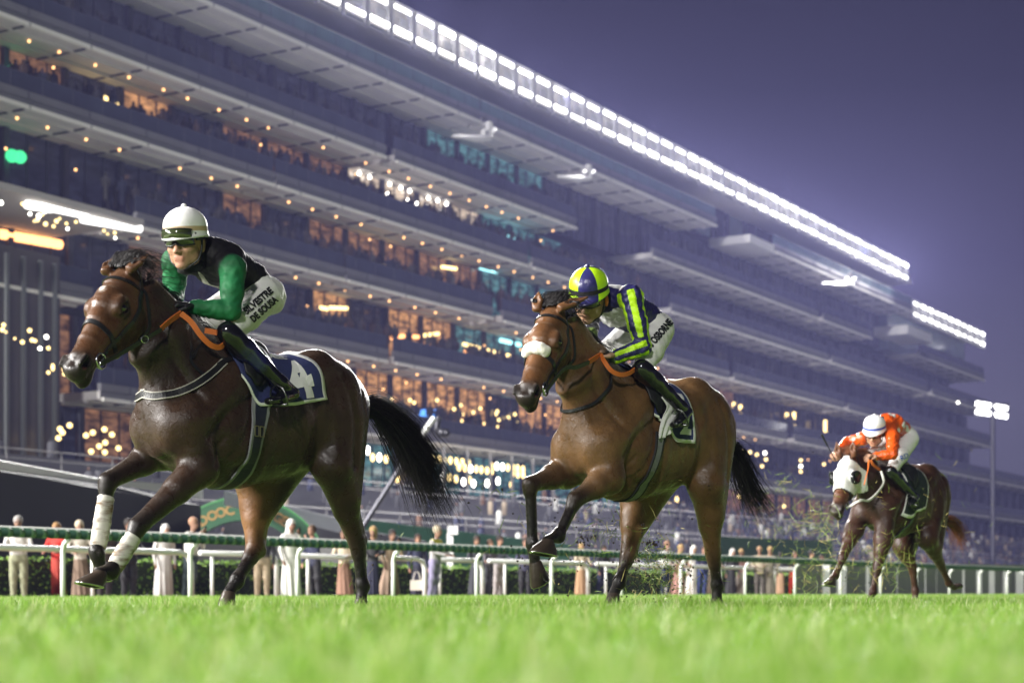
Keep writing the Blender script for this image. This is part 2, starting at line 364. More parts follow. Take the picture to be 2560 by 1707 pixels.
def build_grandstand():
    root = empty('grandstand', 'long multi storey glass grandstand with stacked balconies and a roof edge lined with floodlights', 'grandstand', tuple(fp(60, 0, 0)), 0)
    org = V(*root.location)
    def par(o): o.parent = root; o.location = V(*o.location)-org; return o
    conc = mat('pale_concrete', (.42, .40, .38), .75, .12, .35, .1, 4); dark = mat('dark_cladding', (.055, .058, .080), .55, .3, .4); soff = mat('soffit_panel', (.54, .52, .51), .6, .22, .35, .1, 3)
    upst = mat('grey_upstand', (.15, .15, .165), .5, .2, .6); nose = mat('white_fascia', (.74, .72, .68), .5, .06, .5); glassd = mat('tinted_glass', (.045, .052, .078), .12, .3, .6, spec=.6); teal = mat('teal_glass', (.10, .16, .17), .15, .3, .5, spec=.6)
    warm = [lit_glass('lit_room_amber', (1.0, .48, .18), .75), lit_glass('lit_room_dim', (.9, .43, .20), .30), lit_glass('lit_room_white', (1.0, .78, .55), .95)]
    cool = lit_glass('lit_room_teal', (.30, .80, .82), .28); off = lit_glass('unlit_room_veil', (.34, .38, .62), .045)  # unlit rooms glow faintly blue, imitating the haze veil over the stand
    rg = np.random.default_rng(12)
    L = {'R': zl(-190), 'A': zl(38), 'B': zl(249), 'C': zl(486), 'D': zl(722), 'E': zl(974)}
    out = {'R': 1.2, 'A': 0.0, 'B': 0.0, 'C': 0.4, 'D': .8, 'E': 1.4}
    segs = {'R': [(-800, 1199), (1204, 1790), (1935, 2280)], 'A': [(-800, 964), (986, 1440), (1631, 2045), (2058, 2178), (2298, 2460)], 'B': [(-800, 684), (690, 1318), (1330, 1560), (1678, 2070), (2080, 2318), (2330, 2480)],
            'C': [(340, 860), (866, 1231), (1256, 1655), (1665, 1823), (1836, 2110), (2120, 2480)], 'D': [(-300, 230), (560, 968), (984, 1480), (1500, 1968), (1986, 2230), (2240, 2640)], 'E': [(250, 800), (830, 1500), (1510, 2110), (2130, 2700)]}
    order = ['R', 'A', 'B', 'C', 'D', 'E']
    s_end = {'R': fs(2290), 'A': fs(2465), 'B': fs(2490), 'C': fs(2500), 'D': fs(2660), 'E': fs(2740)}
    for k in order:
        z, o = L[k], out[k]; dep = 5.2
        for i, (a, b) in enumerate(segs[k]):
            s0, s1 = fs(a, o) if a > -700 else -42, fs(b, o)
            mb = MB(); slab(mb, s0, s1, o-dep, o, z+.02, z+.55)                       # floor slab and its soffit
            m2 = MB(); slab(m2, s0, s1, o-.25, o+.10, z+.56, z+1.02); slab(m2, s0, s1, o+.003, o+.015, z+.14, z+.55); par(m2.build('upstand', upst))
            for oo in (-1.35, -3.2): slab(mb, s0+.05, s1-.05, o+oo-.12, o+oo+.12, z-.12, z+.019)
            par(mb.build('floor_slab', soff))
            mb = MB()
            for ss in np.arange(s0+2.6, s1-.3, 5.2): slab(mb, ss-.05, ss+.05, o-dep+.05, o-.30, z-.09, z+.018); slab(mb, ss-.04, ss+.04, o+.245, o+.255, z-.10, z+.13); slab(mb, ss-.03, ss+.03, o+.10, o+.13, z+.56, z+1.0); slab(mb, ss-1.33, ss-1.29, o-.16, o-.02, z+1.03, z+2.02); slab(mb, ss+1.29, ss+1.33, o-.16, o-.02, z+1.03, z+2.02)
            q = par(mb.build('panel_joint', dark)); q['kind'] = 'stuff'
            mb = MB(); slab(mb, s0, s1, o-.09, o-.05, z+2.06, z+2.11); par(mb.build('top_rail', dark if k != 'R' else nose))
            mb = MB(); slab(mb, s0+.1, s1-.1, o+.02, o+.24, z-.10, z+.13); par(mb.build('fascia_strip', nose))
            mb = MB(); slab(mb, s0, s1, o-.10, o-.04, z+1.02, z+2.05); par(mb.build('glass_balustrade', glassd if k != 'R' else teal))
        mb = MB(); slab(mb, -42, s_end[k], o-dep-9, o-dep, z+.03, z+.54); par(mb.build('floor_plate', dark))
    # window bays of each storey
    lo = {'R': L['A'], 'A': L['B'], 'B': L['C'], 'C': L['D'], 'D': L['E'], 'E': 1.2}
    for k in order:
        top = L[k]; bot = lo[k]+.55; o = out[k]-4.6 if k != 'R' else out[k]-5.0; bay = 5.2; n = int((s_end[k]+42)/bay)
        panes = {}; mul = MB(); cols = MB()
        for i in range(n):
            s0 = -42+i*bay; pxm = 0; P = fp(s0+bay/2, o, top); pxm = CX+F_PX*P[0]/P[1]
            w = off
            if k == 'A': w = warm[0] if pxm < 560 and pxm > 140 else warm[1] if pxm < 850 else warm[2] if 870 < pxm < 1170 else cool if pxm < 1420 else off
            if k == 'B': w = off if pxm < 520 else warm[1] if pxm < 1180 else cool if pxm < 1430 else off
            if k == 'C': w = off if pxm < 300 else warm[1] if pxm < 780 else warm[0] if pxm < 1100 else cool if pxm < 1320 else warm[1] if pxm < 1850 else off
            if k == 'D': w = warm[1] if pxm < 140 else off if pxm < 640 else warm[0] if pxm < 1480 else warm[1] if pxm < 1900 else off
            if k == 'E': w = off if pxm < 150 else warm[1] if pxm < 420 else off if pxm < 900 else cool if pxm < 1600 else warm[1] if pxm < 2100 else off
            if w is not off and rg.random() < .16: w = off
            if k == 'R': w = off if pxm < 1100 else cool if pxm < 1350 else off
            q = MB(); slab(q, .08, bay-.5, -.04, .04, 0, top-bot-.02)
            key = (k, 0)
            if key not in panes:
                h = top-bot-.04; ov = [GD*a+GN*b for a in (.08, bay-.5) for b in (-.04, .04)]
                vv = [(*p, zz) for p in ov for zz in (0, h)]; me = bpy.data.meshes.new('window'); me.from_pydata([tuple(map(float, x)) for x in vv], [], [(0, 1, 3, 2), (4, 6, 7, 5), (0, 4, 5, 1), (2, 3, 7, 6), (0, 2, 6, 4), (1, 5, 7, 3)]); me.materials.append(off); panes[key] = me
            ob = link('window', panes[key], root, fp(s0, o, bot+.02)-org); ob.material_slots[0].link = 'OBJECT'; ob.material_slots[0].material = w
            if ('c', k) not in panes:
                ov = [GD*a+GN*b for a in (-.44, .02) for b in (-.2, .35)]; vv = [(*p, zz) for p in ov for zz in (0, top-bot-.03)]; me = bpy.data.meshes.new('column'); me.from_pydata([tuple(map(float, x)) for x in vv], [], [(0, 1, 3, 2), (4, 6, 7, 5), (0, 4, 5, 1), (2, 3, 7, 6), (0, 2, 6, 4), (1, 5, 7, 3)]); me.materials.append(dark); panes[('c', k)] = me
            link('column', panes[('c', k)], root, fp(s0, o, bot+.01)-org)
            for j in (1, 2): slab(mul, s0+j*bay/3-.05, s0+j*bay/3+.05, o+.05, o+.14, bot, top-.03)
        m_ = par(mul.build('mullion', dark)); m_['kind'] = 'stuff'
    # downlights in the soffits
    dl = no_sampling(glow('warm_downlight', (1.0, .52, .20), 4)); b = bmesh.new(); bmesh.ops.create_uvsphere(b, u_segments=8, v_segments=5, radius=.09); me = bpy.data.meshes.new('downlight'); b.to_mesh(me); b.free(); me.materials.append(dl)
    cnt = 0
    for k, s_a, s_b, st in (('A', -8, 74, 3.05), ('B', -6, 78, 3.05), ('C', 14, 96, 3.3), ('D', 30, 120, 3.4), ('D', 140, 150, 4)):
        s = s_a
        while s < s_b:
            if rg.random() < .86: link('downlight', me, root, fp(s+rg.normal()*.2, out[k]-2.1, L[k]-.06)-org); cnt += 1
            if rg.random() < .28: link('downlight', me, root, fp(s+1.3, out[k]-4.2, L[k]-.3-1.2*rg.random())-org)
            s += st
    # lamps seen inside the rooms and under the lower canopies (pixel, pixel, radius m, kind)
    wl = {'y': no_sampling(glow('yellow_lamp', (1.0, .72, .28), 3.6)), 'w': no_sampling(glow('white_lamp', (1.0, .95, .85), 9)), 'o': no_sampling(glow('orange_lamp', (1.0, .42, .14), 4)), 't': no_sampling(glow('teal_lamp', (.35, .85, .9), 3)), 'b': no_sampling(glow('blue_screen', (.10, .35, 1.0), 2)), 'g': no_sampling(glow('green_screen', (.05, .75, .28), 1.6))}
    sph = {}
    def lamp(px, py, r, kind, o=-4.0, name='room_lamp', stretch=1.0):
        if kind not in sph:
            b = bmesh.new(); bmesh.ops.create_uvsphere(b, u_segments=10, v_segments=6, radius=1); q = bpy.data.meshes.new(name); b.to_mesh(q); b.free(); q.materials.append(wl[kind]); sph[kind] = q
        link(name, sph[kind], root, at_facade(px, py, o)-org, None, (r, r, r*stretch))
    Z = lambda l, x0, y0, sc: [(x0+a/sc, y0+b/sc) for a, b in l]
    for p in Z([(865, 695), (938, 700), (1000, 708), (1073, 715), (1147, 725), (1216, 735), (1287, 742), (1177, 797), (1250, 805), (1315, 815), (1382, 818), (1442, 825), (1510, 835), (1563, 845), (1557, 775), (1625, 783), (1691, 792), (1757, 800), (1818, 800), (1873, 808), (1935, 820), (1815, 870), (1877, 880), (1937, 885), (980, 910), (1062, 920), (1140, 935), (445, 930), (90, 595), (150, 680), (230, 680), (310, 700), (1230, 970), (1300, 945), (1350, 990), (1640, 960), (1510, 985), (1800, 1000)], 900, 1000, 4.752)+[(1629, 1252), (1645, 1254), (1661, 1258), (1673, 1262), (1612, 1250), (1692, 1248)]:
        lamp(p[0], p[1], .17, 'w' if rg.random() < .2 else 'y', 3.0, 'pendant_lamp', 1.9)
    for p in Z([(90, 1115), (178, 1115), (320, 1120), (402, 1125), (478, 1137), (545, 1140)], 900, 1000, 4.752): lamp(p[0], p[1], .2, 'o', 3.0, 'pendant_lamp', 1.2)
    for p in Z([(402, 80), (517, 53), (645, 30), (1197, 60), (1118, 105), (1215, 165), (1345, 145), (1430, 98), (1083, 190), (1317, 225), (1422, 200), (1215, 248), (1112, 272), (1632, 132), (1840, 168), (1765, 210), (1648, 235), (1640, 318), (1868, 268), (1480, 277)], 900, 1000, 4.752)+[(978, 998), (1025, 1000), (1093, 1000), (1240, 1035), (1270, 1043)]: lamp(p[0], p[1], .15, 'y', -3.5)
    for p in [(898, 434), (924, 443), (896, 460), (922, 469), (904, 480), (926, 488), (974, 461), (1002, 470), (1024, 478), (948, 478), (970, 485), (951, 496), (1019, 501), (1043, 509), (1071, 495), (1094, 502), (1116, 510), (1086, 544), (1051, 540), (1066, 516), (1103, 528)]: lamp(p[0], p[1], .15, 'w', -4.2)
    for p in [(106, 537), (112, 530), (97, 540), (141, 553), (149, 547), (166, 559), (190, 555), (134, 566), (94, 550), (114, 560), (75, 535), (86, 553), (260, 577), (269, 585), (287, 582), (288, 595), (56, 510), (2, 507), (169, 572), (15, 830), (6, 824), (37, 846), (80, 850), (56, 855), (88, 852), (116, 842), (74, 826), (9, 812), (100, 871), (121, 870)]: lamp(p[0], p[1], .095*rg.uniform(.7, 1.3), 'y' if rg.random() < .7 else 'w', 4.0)
    for p in [(132, 918, 2.2), (160, 922, 1.6), (121, 931, 1), (161, 935, 1)]: lamp(p[0], p[1], .10, 'y', 5.0, 'pendant_lamp', p[2])
    for p in [(150, 1072), (156, 1081), (146, 1095), (174, 1063), (215, 1088), (232, 1081), (261, 1073), (263, 1106), (280, 1086), (228, 1128), (296, 1120), (262, 1130), (248, 1115)]: lamp(p[0], p[1], .16, 'y', 4.0)
    for p in [(1835, 1122), (1853, 1128), (1875, 1130), (1892, 1136), (1912, 1132), (2002, 1150), (2002, 1165), (2002, 1178), (2060, 1160), (1905, 1165), (1915, 1148), (1848, 1240), (1960, 1265), (2440, 1010), (2395, 1006)]: lamp(p[0], p[1], .19, 'w' if rg.random() < .4 else 'y', 2.0)
    for p in [(1060, 1036), (1078, 1036), (1092, 1035), (1063, 1048)]: lamp(p[0], p[1], .45, 'b', -3.0, 'screen')
    for p in [(33, 178), (52, 182), (30, 390), (50, 393)]: lamp(p[0], p[1], .42, 'g', -3.8, 'screen')
    # bars of light inside the rooms
    for (a, b, c, d, kd) in [(178, 219, 245, 241, 'y'), (256, 243, 300, 268, 'y'), (890, 638, 940, 652, 'y'), (950, 655, 985, 664, 'y'), (1105, 667, 1140, 672, 'y'), (824, 769, 868, 771, 'y'), (800, 769, 818, 772, 'y'), (958, 842, 1000, 846, 'o'), (1000, 840, 1045, 842, 'o'), (1060, 838, 1096, 834, 'y'), (1158, 860, 1195, 869, 'y'), (1196, 870, 1240, 881, 'y'), (1245, 882, 1290, 894, 'y'), (1160, 878, 1178, 881, 'o'), (565, 553, 592, 559, 'y'), (0, 585, 150, 612, 'o'), (0, 1032, 42, 1038, 'o'), (164, 678, 200, 684, 'y'), (132, 1097, 180, 1098, 'o'), (1226, 1058, 1258, 1060, 'o'), (290, 900, 315, 903, 'o')]:
        mb = MB(); mb.tube([at_facade(a, b, -4.1), at_facade(c, d, -4.1)], .16 if b != 585 else .32, 6); par(mb.build('light_bar', wl[kd]))
    for (a, b, c, d) in [(1200, 668, 1312, 697), (1250, 850, 1300, 862), (1230, 1005, 1330, 1020), (1350, 520, 1440, 545), (1170, 380, 1320, 425), (1200, 575, 1300, 600)]:
        mb = MB(); mb.tube([at_facade(a, b, -4.1), at_facade(c, d, -4.1)], .20, 6); par(mb.build('light_bar', wl['t']))
    for (a, b, c, d) in [(1835, 1006, 1835, 1030), (1795, 992, 1795, 1012), (1851, 1012, 1851, 1040), (1985, 1030, 1985, 1062), (1967, 1032, 1967, 1060), (2063, 1050, 2063, 1080)]:
        mb = MB(); mb.tube([at_facade(a, b, -3), at_facade(c, d, -3)], .22, 6); par(mb.build('light_bar', wl['y']))
    # bright canopy strips low on the left
    st = no_sampling(glow('canopy_strip_light', (1.0, .98, .94), 3.2))
    for (a, b, c, d) in [(66, 512, 128, 522), (95, 512, 217, 538), (206, 548, 350, 572)]:
        mb = MB(); mb.tube([at_facade(a, b, 3), at_facade(c, d, 3)], .24, 8); par(mb.build('canopy_light', st))
    mb = MB(); s0 = fs(-200, 4); slab(mb, s0, fs(360, 4), -4, 4, zl(520), zl(505)); par(mb.build('canopy', conc))
    # tall glass hall on the left, tilted fins
    mb = MB(); slab(mb, -42, fs(150, 1), -1, 1, .1, zl(620)); par(mb.build('glass_hall', mat('hall_glass', (.085, .080, .078), .25, .4, .22, spec=.5)))
    for px in (20, 62, 105, 140):
        s = fs(px, 1.2); mb = MB(); slab(mb, s-.12, s+.12, .9, 1.2, .1, zl(640)); par(mb.build('fin', mat('hall_fin', (.12, .13, .13), .5)))
    # top storey, roof and floodlights
    ze, zr = zl(-362), zl(-492); s_r = fs(2262); n = 0
    pen = MB(); tealm = mat('penthouse_glass', (.17, .22, .23), .2, .35, .4, spec=.5)
    for i in range(int((s_r+42)/4.6)):
        s0 = -42+i*4.6; q = MB(); slab(q, s0, s0+4.2, -3.1, -2.9, L['R']+.56, ze-.02); par(q.build('glass_panel', tealm if i % 3 else glassd))
        slab(pen, s0+4.2, s0+4.6, -3.2, -2.7, L['R']+.56, ze-.02)
        if i % 2:
            for j in range(3): slab(pen, s0+1+j*.8, s0+1.25+j*.8, -2.85, -2.6, L['R']+.56, ze-.02)
    o = par(pen.build('mullion', dark)); o['kind'] = 'stuff'
    mb = MB(); q = [fp(s, a, z) for s in (-42, s_r) for a, z in ((1.2, ze), (.9, ze+.5), (.2, zr-.5), (.4, zr), (-26, zr+.6), (-26, ze))]
    mb.add(q, [(0, 1, 7, 6), (1, 2, 8, 7), (2, 3, 9, 8), (3, 4, 10, 9), (4, 5, 11, 10), (5, 0, 6, 11), (5, 4, 3, 2, 1, 0), (6, 7, 8, 9, 10, 11)]); par(mb.build('roof', conc))
    lampm = no_sampling(glow('floodlight_lens', (1.0, .985, .96), 7)); white = mat('floodlight_housing', (.42, .42, .43), .45, .08, 2)
    fr = MB()
    for x in (-1.32, 1.32): fr.box((x, 0, -.1), (.07, .5, 3.0))
    fr.box((0, -.12, -1.55), (2.7, .3, .08)); fr.box((.55, .05, .06), (1.3, .08, .6)); fr.box((0, .05, -1.3), (2.6, .08, .2)); fr.box((0, -.12, 1.36), (2.7, .3, .06))
    fmesh = fr.build('floodlight_bank', white); fmd = fmesh.data; bpy.data.objects.remove(fmesh)
    lr = MB()
    for j in range(6):
        x = -1.06+j*.425; b = bmesh.new(); bmesh.ops.create_uvsphere(b, u_segments=10, v_segments=6, radius=.21); lr.add([(v.co.x+x, v.co.y*.5, v.co.z*1.05) for v in b.verts], [[v.index for v in f.verts] for f in b.faces]); b.free()
    lo_ = lr.build('lamp_row', lampm, None, True); lmd = lo_.data; bpy.data.objects.remove(lo_)
    lampv = [no_sampling(glow('floodlight_lens_%s' % n_, (1.0, .985, .96), e_)) for n_, e_ in (('soft', 4.0), ('bright', 7.5), ('glaring', 12.0))]
    def bank(s, o, z, sc=1.0):
        k = link('floodlight_bank', fmd, root, fp(s, o, z)-org, (0, 0, RZ_F), (sc, sc, sc))
        for dz in (.92, -.80):
            w_ = link('lamp_row', lmd, k, (rg.normal()*.05, -.22, dz+rg.normal()*.03), None, (rg.uniform(.86, 1.06), 1, rg.uniform(.8, 1.15))); w_.material_slots[0].link = 'OBJECT'; w_.material_slots[0].material = lampv[int(rg.integers(3))]
        return k
    s = fs(700)-60; i = 0; tilt = 0
    while s < s_r-1.5:
        bank(s, 1.05, zl(-410)+.05); i += 1; s += 3.22
    for q in np.arange(fs(2270), fs(2440), 3.4): bank(q, 1.0, zl(-255)-.9, .92)
    mb = MB(); slab(mb, fs(2262), fs(2450), -20, .4, zl(-215), zl(-262)); par(mb.build('lower_roof', conc))
    mb = MB(); slab(mb, fs(2262), fs(2450), -16, -2.5, L['A']+.56, zl(-215)-.02); par(mb.build('lower_storey', tealm))
    # the floodlights really throw their light on the course
    for q in np.linspace(0, 164, 21):
        ld = bpy.data.lights.new('floodlight', 'SPOT'); ld.energy = FLOOD_W; ld.color = (1, .98, .95); ld.spot_size = math.radians(108); ld.spot_blend = .25; ld.shadow_soft_size = 1.0
        lo2 = bpy.data.objects.new('floodlight', ld); C.objects.link(lo2); lo2.parent = root; p = fp(q, 1.9, zl(-412)); lo2.location = p-org
        lo2.rotation_euler = Vector(tuple(p-fp(q*.6+5, 72, 0))).to_track_quat('Z', 'Y').to_euler()
    # the stand runs on to the left of the picture, and so do its floodlights
    mb = MB(); q = [fp(s_, a_, z_) for s_ in (-290, -42.01) for a_, z_ in ((1.2, ze), (.9, ze+.5), (.2, zr-.5), (.4, zr), (-26, zr+.6), (-26, ze))]
    mb.add(q, [(0, 1, 7, 6), (1, 2, 8, 7), (2, 3, 9, 8), (3, 4, 10, 9), (4, 5, 11, 10), (5, 0, 6, 11), (5, 4, 3, 2, 1, 0), (6, 7, 8, 9, 10, 11)]); slab(mb, -290, -42.01, -26, -4, .05, ze-.02); par(mb.build('far_wing', dark))
    for q in np.linspace(-275, -95, 10):
        bank(q, 1.05, zl(-410)+.05); ld = bpy.data.lights.new('floodlight', 'SPOT'); ld.energy = KEY_W; ld.color = (1, .97, .93); ld.spot_size = math.radians(120); ld.spot_blend = .3; ld.shadow_soft_size = 1.5
        lo2 = bpy.data.objects.new('floodlight', ld); C.objects.link(lo2); lo2.parent = root; p = fp(q, 1.9, zl(-412)); lo2.location = p-org
        lo2.rotation_euler = Vector(tuple(p-fp(q*.5-30, 72, 0))).to_track_quat('Z', 'Y').to_euler()
    # white branching supports in front of the terrace
    wb = mat('white_bracket', (.62, .61, .60), .5, .05, 1)
    for (x, y, f) in ((1205, 338, 1), (1456, 440, .85), (2112, 706, .75)):
        P = lambda a, b, o=2.0: at_facade(x+a*f, y+b*f, o); mb = MB()
        for pl, r in (([P(18, -32), P(17, -14)], .30), ([P(17, -14), P(2, -8), P(2, 6)], .24), ([P(17, -14), P(16, 4)], .34), ([P(20, 5), P(-14, 8), P(-42, 5), P(-74, 3)], [.34, .32, .22, .10]), ([P(16, 0), P(34, -14)], .16)): mb.tube(pl, r, 4)
        par(mb.build('bracket', wb))
    for (a, b, c, d) in ((1875, 632, 1935, 612), (2270, 858, 2330, 836)):
        mb = MB(); s0, s1 = fs(a, 2), fs(c, 2); z0, z1 = fz(c, b, 2), fz(c, d, 2); slab(mb, s0, s1, -3, 2, z0, z1); par(mb.build('balcony_box', wb))
    # back of the building and end wall so that nothing shows through
    mb = MB(); slab(mb, -42, fs(2440), -26, -14.2, .05, zl(-215)); slab(mb, -42, fs(2262), -26, -14.2, zl(-215)+.01, ze-.02); par(mb.build('core', dark))
    # ground-floor front and stepped seating
    tr = mat('terrace_step', (.16, .16, .17), .8, .2, .8)
    for i in range(9):
        mb = MB(); slab(mb, -42, 330, 6+2.0*i, 8+2.0*i+.01, .04, 7.6-.85*i); par(mb.build('terrace_step', tr))
    # rows of pale handrails on the terraces
    rl = mat('pale_rail', (.30, .29, .28), .5)
    for i, o in ((1, 9.0), (4, 15.2), (7, 21.3)):
        mb = MB(); zt = 7.6-.85*i
        for s in np.arange(-20, 200, 4.0): mb.tube([fp(s, o, zt), fp(s, o, zt+1.05)], .035, 5)
        mb.tube([fp(-20, o, zt+1.05), fp(200, o, zt+1.05)], .04, 5); mb.tube([fp(-20, o, zt+.55), fp(200, o, zt+.55)], .03, 5); par(mb.build('terrace_rail', rl))
    for s in np.arange(38, 75, 3.4):
        mb = MB(); mb.tube([fp(s, 7, 4.5), fp(s, 7, 11.2)], .13, 6); par(mb.build('canopy_post', rl))
    return root, L, out, segs

def low_person(rg):
    """far spectator: legs, coat, arms and head in a few faces"""
    v, f = [], []
    def lathe(prof, n=7, cx=0, cy=0, ex=1.0):
        o = len(v)
        for r, z in prof:
            for j in range(n): v.append((cx+r*math.cos(2*math.pi*j/n)*ex, cy+r*math.sin(2*math.pi*j/n)*.62, z))
        for i in range(len(prof)-1):
            for j in range(n): f.append((o+i*n+j, o+i*n+(j+1) % n, o+(i+1)*n+(j+1) % n, o+(i+1)*n+j))
        f.append(tuple(o+(len(prof)-1)*n+j for j in range(n)))
    h = rg.uniform(.94, 1.06)
    lathe([(.14, 0), (.16, .8*h), (.20, .95*h), (.21, 1.2*h), (.23, 1.4*h), (.12, 1.48*h), (.06, 1.52*h)])
    lathe([(.055, 1.5*h), (.10, 1.58*h), (.11, 1.66*h), (.08, 1.74*h), (.02, 1.77*h)], 7, rg.normal()*.02)
    for s in (-1, 1): lathe([(.05, .85*h), (.055, 1.1*h), (.06, 1.38*h)], 5, s*.25)
    me = bpy.data.meshes.new('spectator'); me.from_pydata(v, [], f); me.polygons.foreach_set('use_smooth', [True]*len(f)); return me
def build_balcony_crowd(L, out):
    rg = np.random.default_rng(31); cols = [(.020, .021, .028), (.03, .03, .04), (.045, .04, .042), (.02, .025, .05), (.05, .048, .048), (.05, .03, .024)]
    mats_ = [mat('coat_%s' % w, c, .8, .3, 3) for w, c in zip(('black', 'charcoal', 'brown', 'navy', 'grey', 'russet'), cols)]
    kinds = [low_person(rg) for _ in range(6)]
    for k, m in zip(kinds, mats_): k.materials.append(m)
    n = 0
    for k, a, b, num in (('A', 6, 74, 0), ('B', 2, 80, 95), ('C', 14, 84, 85), ('D', 26, 96, 75), ('E', 45, 110, 40)):
        for i in range(num):
            s = a+(b-a)*rg.random(); o = link('spectator', kinds[rg.integers(6)], None, fp(s, out[k]-.55-1.6*rg.random()**2, L[k]+.56+.75), (0, 0, rg.uniform(0, 6.28)))
            props(o, 'dark silhouetted spectator standing at a grandstand balcony rail', 'spectator', 'spectators standing along the grandstand balconies'); n += 1
    v, f, mi = [], [], []                                                     # and the crowd packed behind them
    for k, a, b, num in (('A', 4, 70, 110), ('B', 2, 90, 170), ('C', 10, 110, 190), ('D', 20, 130, 190), ('E', 40, 150, 120)):
        for i in range(num):
            q = kinds[rg.integers(6)]; p = fp(a+(b-a)*rg.random(), out[k]-1.2-1.8*rg.random(), L[k]+.56+.95+.3*rg.random()); o_ = len(v); c_ = [x.co for x in q.vertices]; v += [(p[0]+x[0], p[1]+x[1], p[2]+x[2]) for x in c_]; f += [tuple(j+o_ for j in t.vertices) for t in q.polygons]; mi += [int(rg.integers(6))]*len(q.polygons)
    props(mesh_obj('crowd', v, f, mats_, None, True, mi), 'dark crowd standing deep on the lit grandstand balconies', 'crowd', kind='stuff')
    # the seated and standing mass on the terraces
    v, f, mi = [], [], []; tm = [mat('crowd_%s' % w, c, .8, .2, 3) for w, c in zip(('dark', 'navy', 'white', 'sand', 'skin', 'grey'), ((.03, .03, .035), (.03, .035, .07), (.55, .55, .52), (.32, .26, .19), (.16, .09, .06), (.09, .09, .10)))]
    for i in range(2300):
        r = rg.integers(0, 9); s = rg.uniform(-20, 210) if rg.random() < .25 else rg.uniform(75, 225); p = fp(s, 6.6+2.0*r+.5*rg.random(), 7.6-.85*r); k = int(rg.choice(6, p=(.44, .22, .05, .06, .03, .2))); w = .21; h = rg.uniform(.95, 1.5); o = len(v)
        q = [(-w, -w*.6, 0), (w, -w*.6, 0), (w, w*.6, 0), (-w, w*.6, 0), (-w*.9, -w*.5, h*.72), (w*.9, -w*.5, h*.72), (w*.9, w*.5, h*.72), (-w*.9, w*.5, h*.72), (-.05, -.05, h*.82), (.05, -.05, h*.82), (.05, .05, h*.82), (-.05, .05, h*.82)]
        v += [(p[0]+x, p[1]+y, p[2]+z) for x, y, z in q]; F = [(0, 1, 5, 4), (1, 2, 6, 5), (2, 3, 7, 6), (3, 0, 4, 7), (4, 5, 9, 8), (5, 6, 10, 9), (6, 7, 11, 10), (7, 4, 8, 11)]; f += [tuple(a+o for a in t) for t in F]; mi += [k]*8
        o = len(v); hc = V(p[0], p[1], p[2]+h*.82+.10); b = [(0, 0, .13), (.10, 0, .02), (0, .10, .02), (-.10, 0, .02), (0, -.10, .02), (0, 0, -.10)]; v += [tuple(hc+V(*x)) for x in b]; F = [(0, 1, 2), (0, 2, 3), (0, 3, 4), (0, 4, 1), (5, 2, 1), (5, 3, 2), (5, 4, 3), (5, 1, 4)]; f += [tuple(a+o for a in t) for t in F]; mi += [4 if rg.random() < .45 else 0]*8
    o = mesh_obj('crowd', v, f, tm, None, True, mi); props(o, 'crowd packed on the stepped terraces in front of the grandstand', 'crowd', kind='stuff')

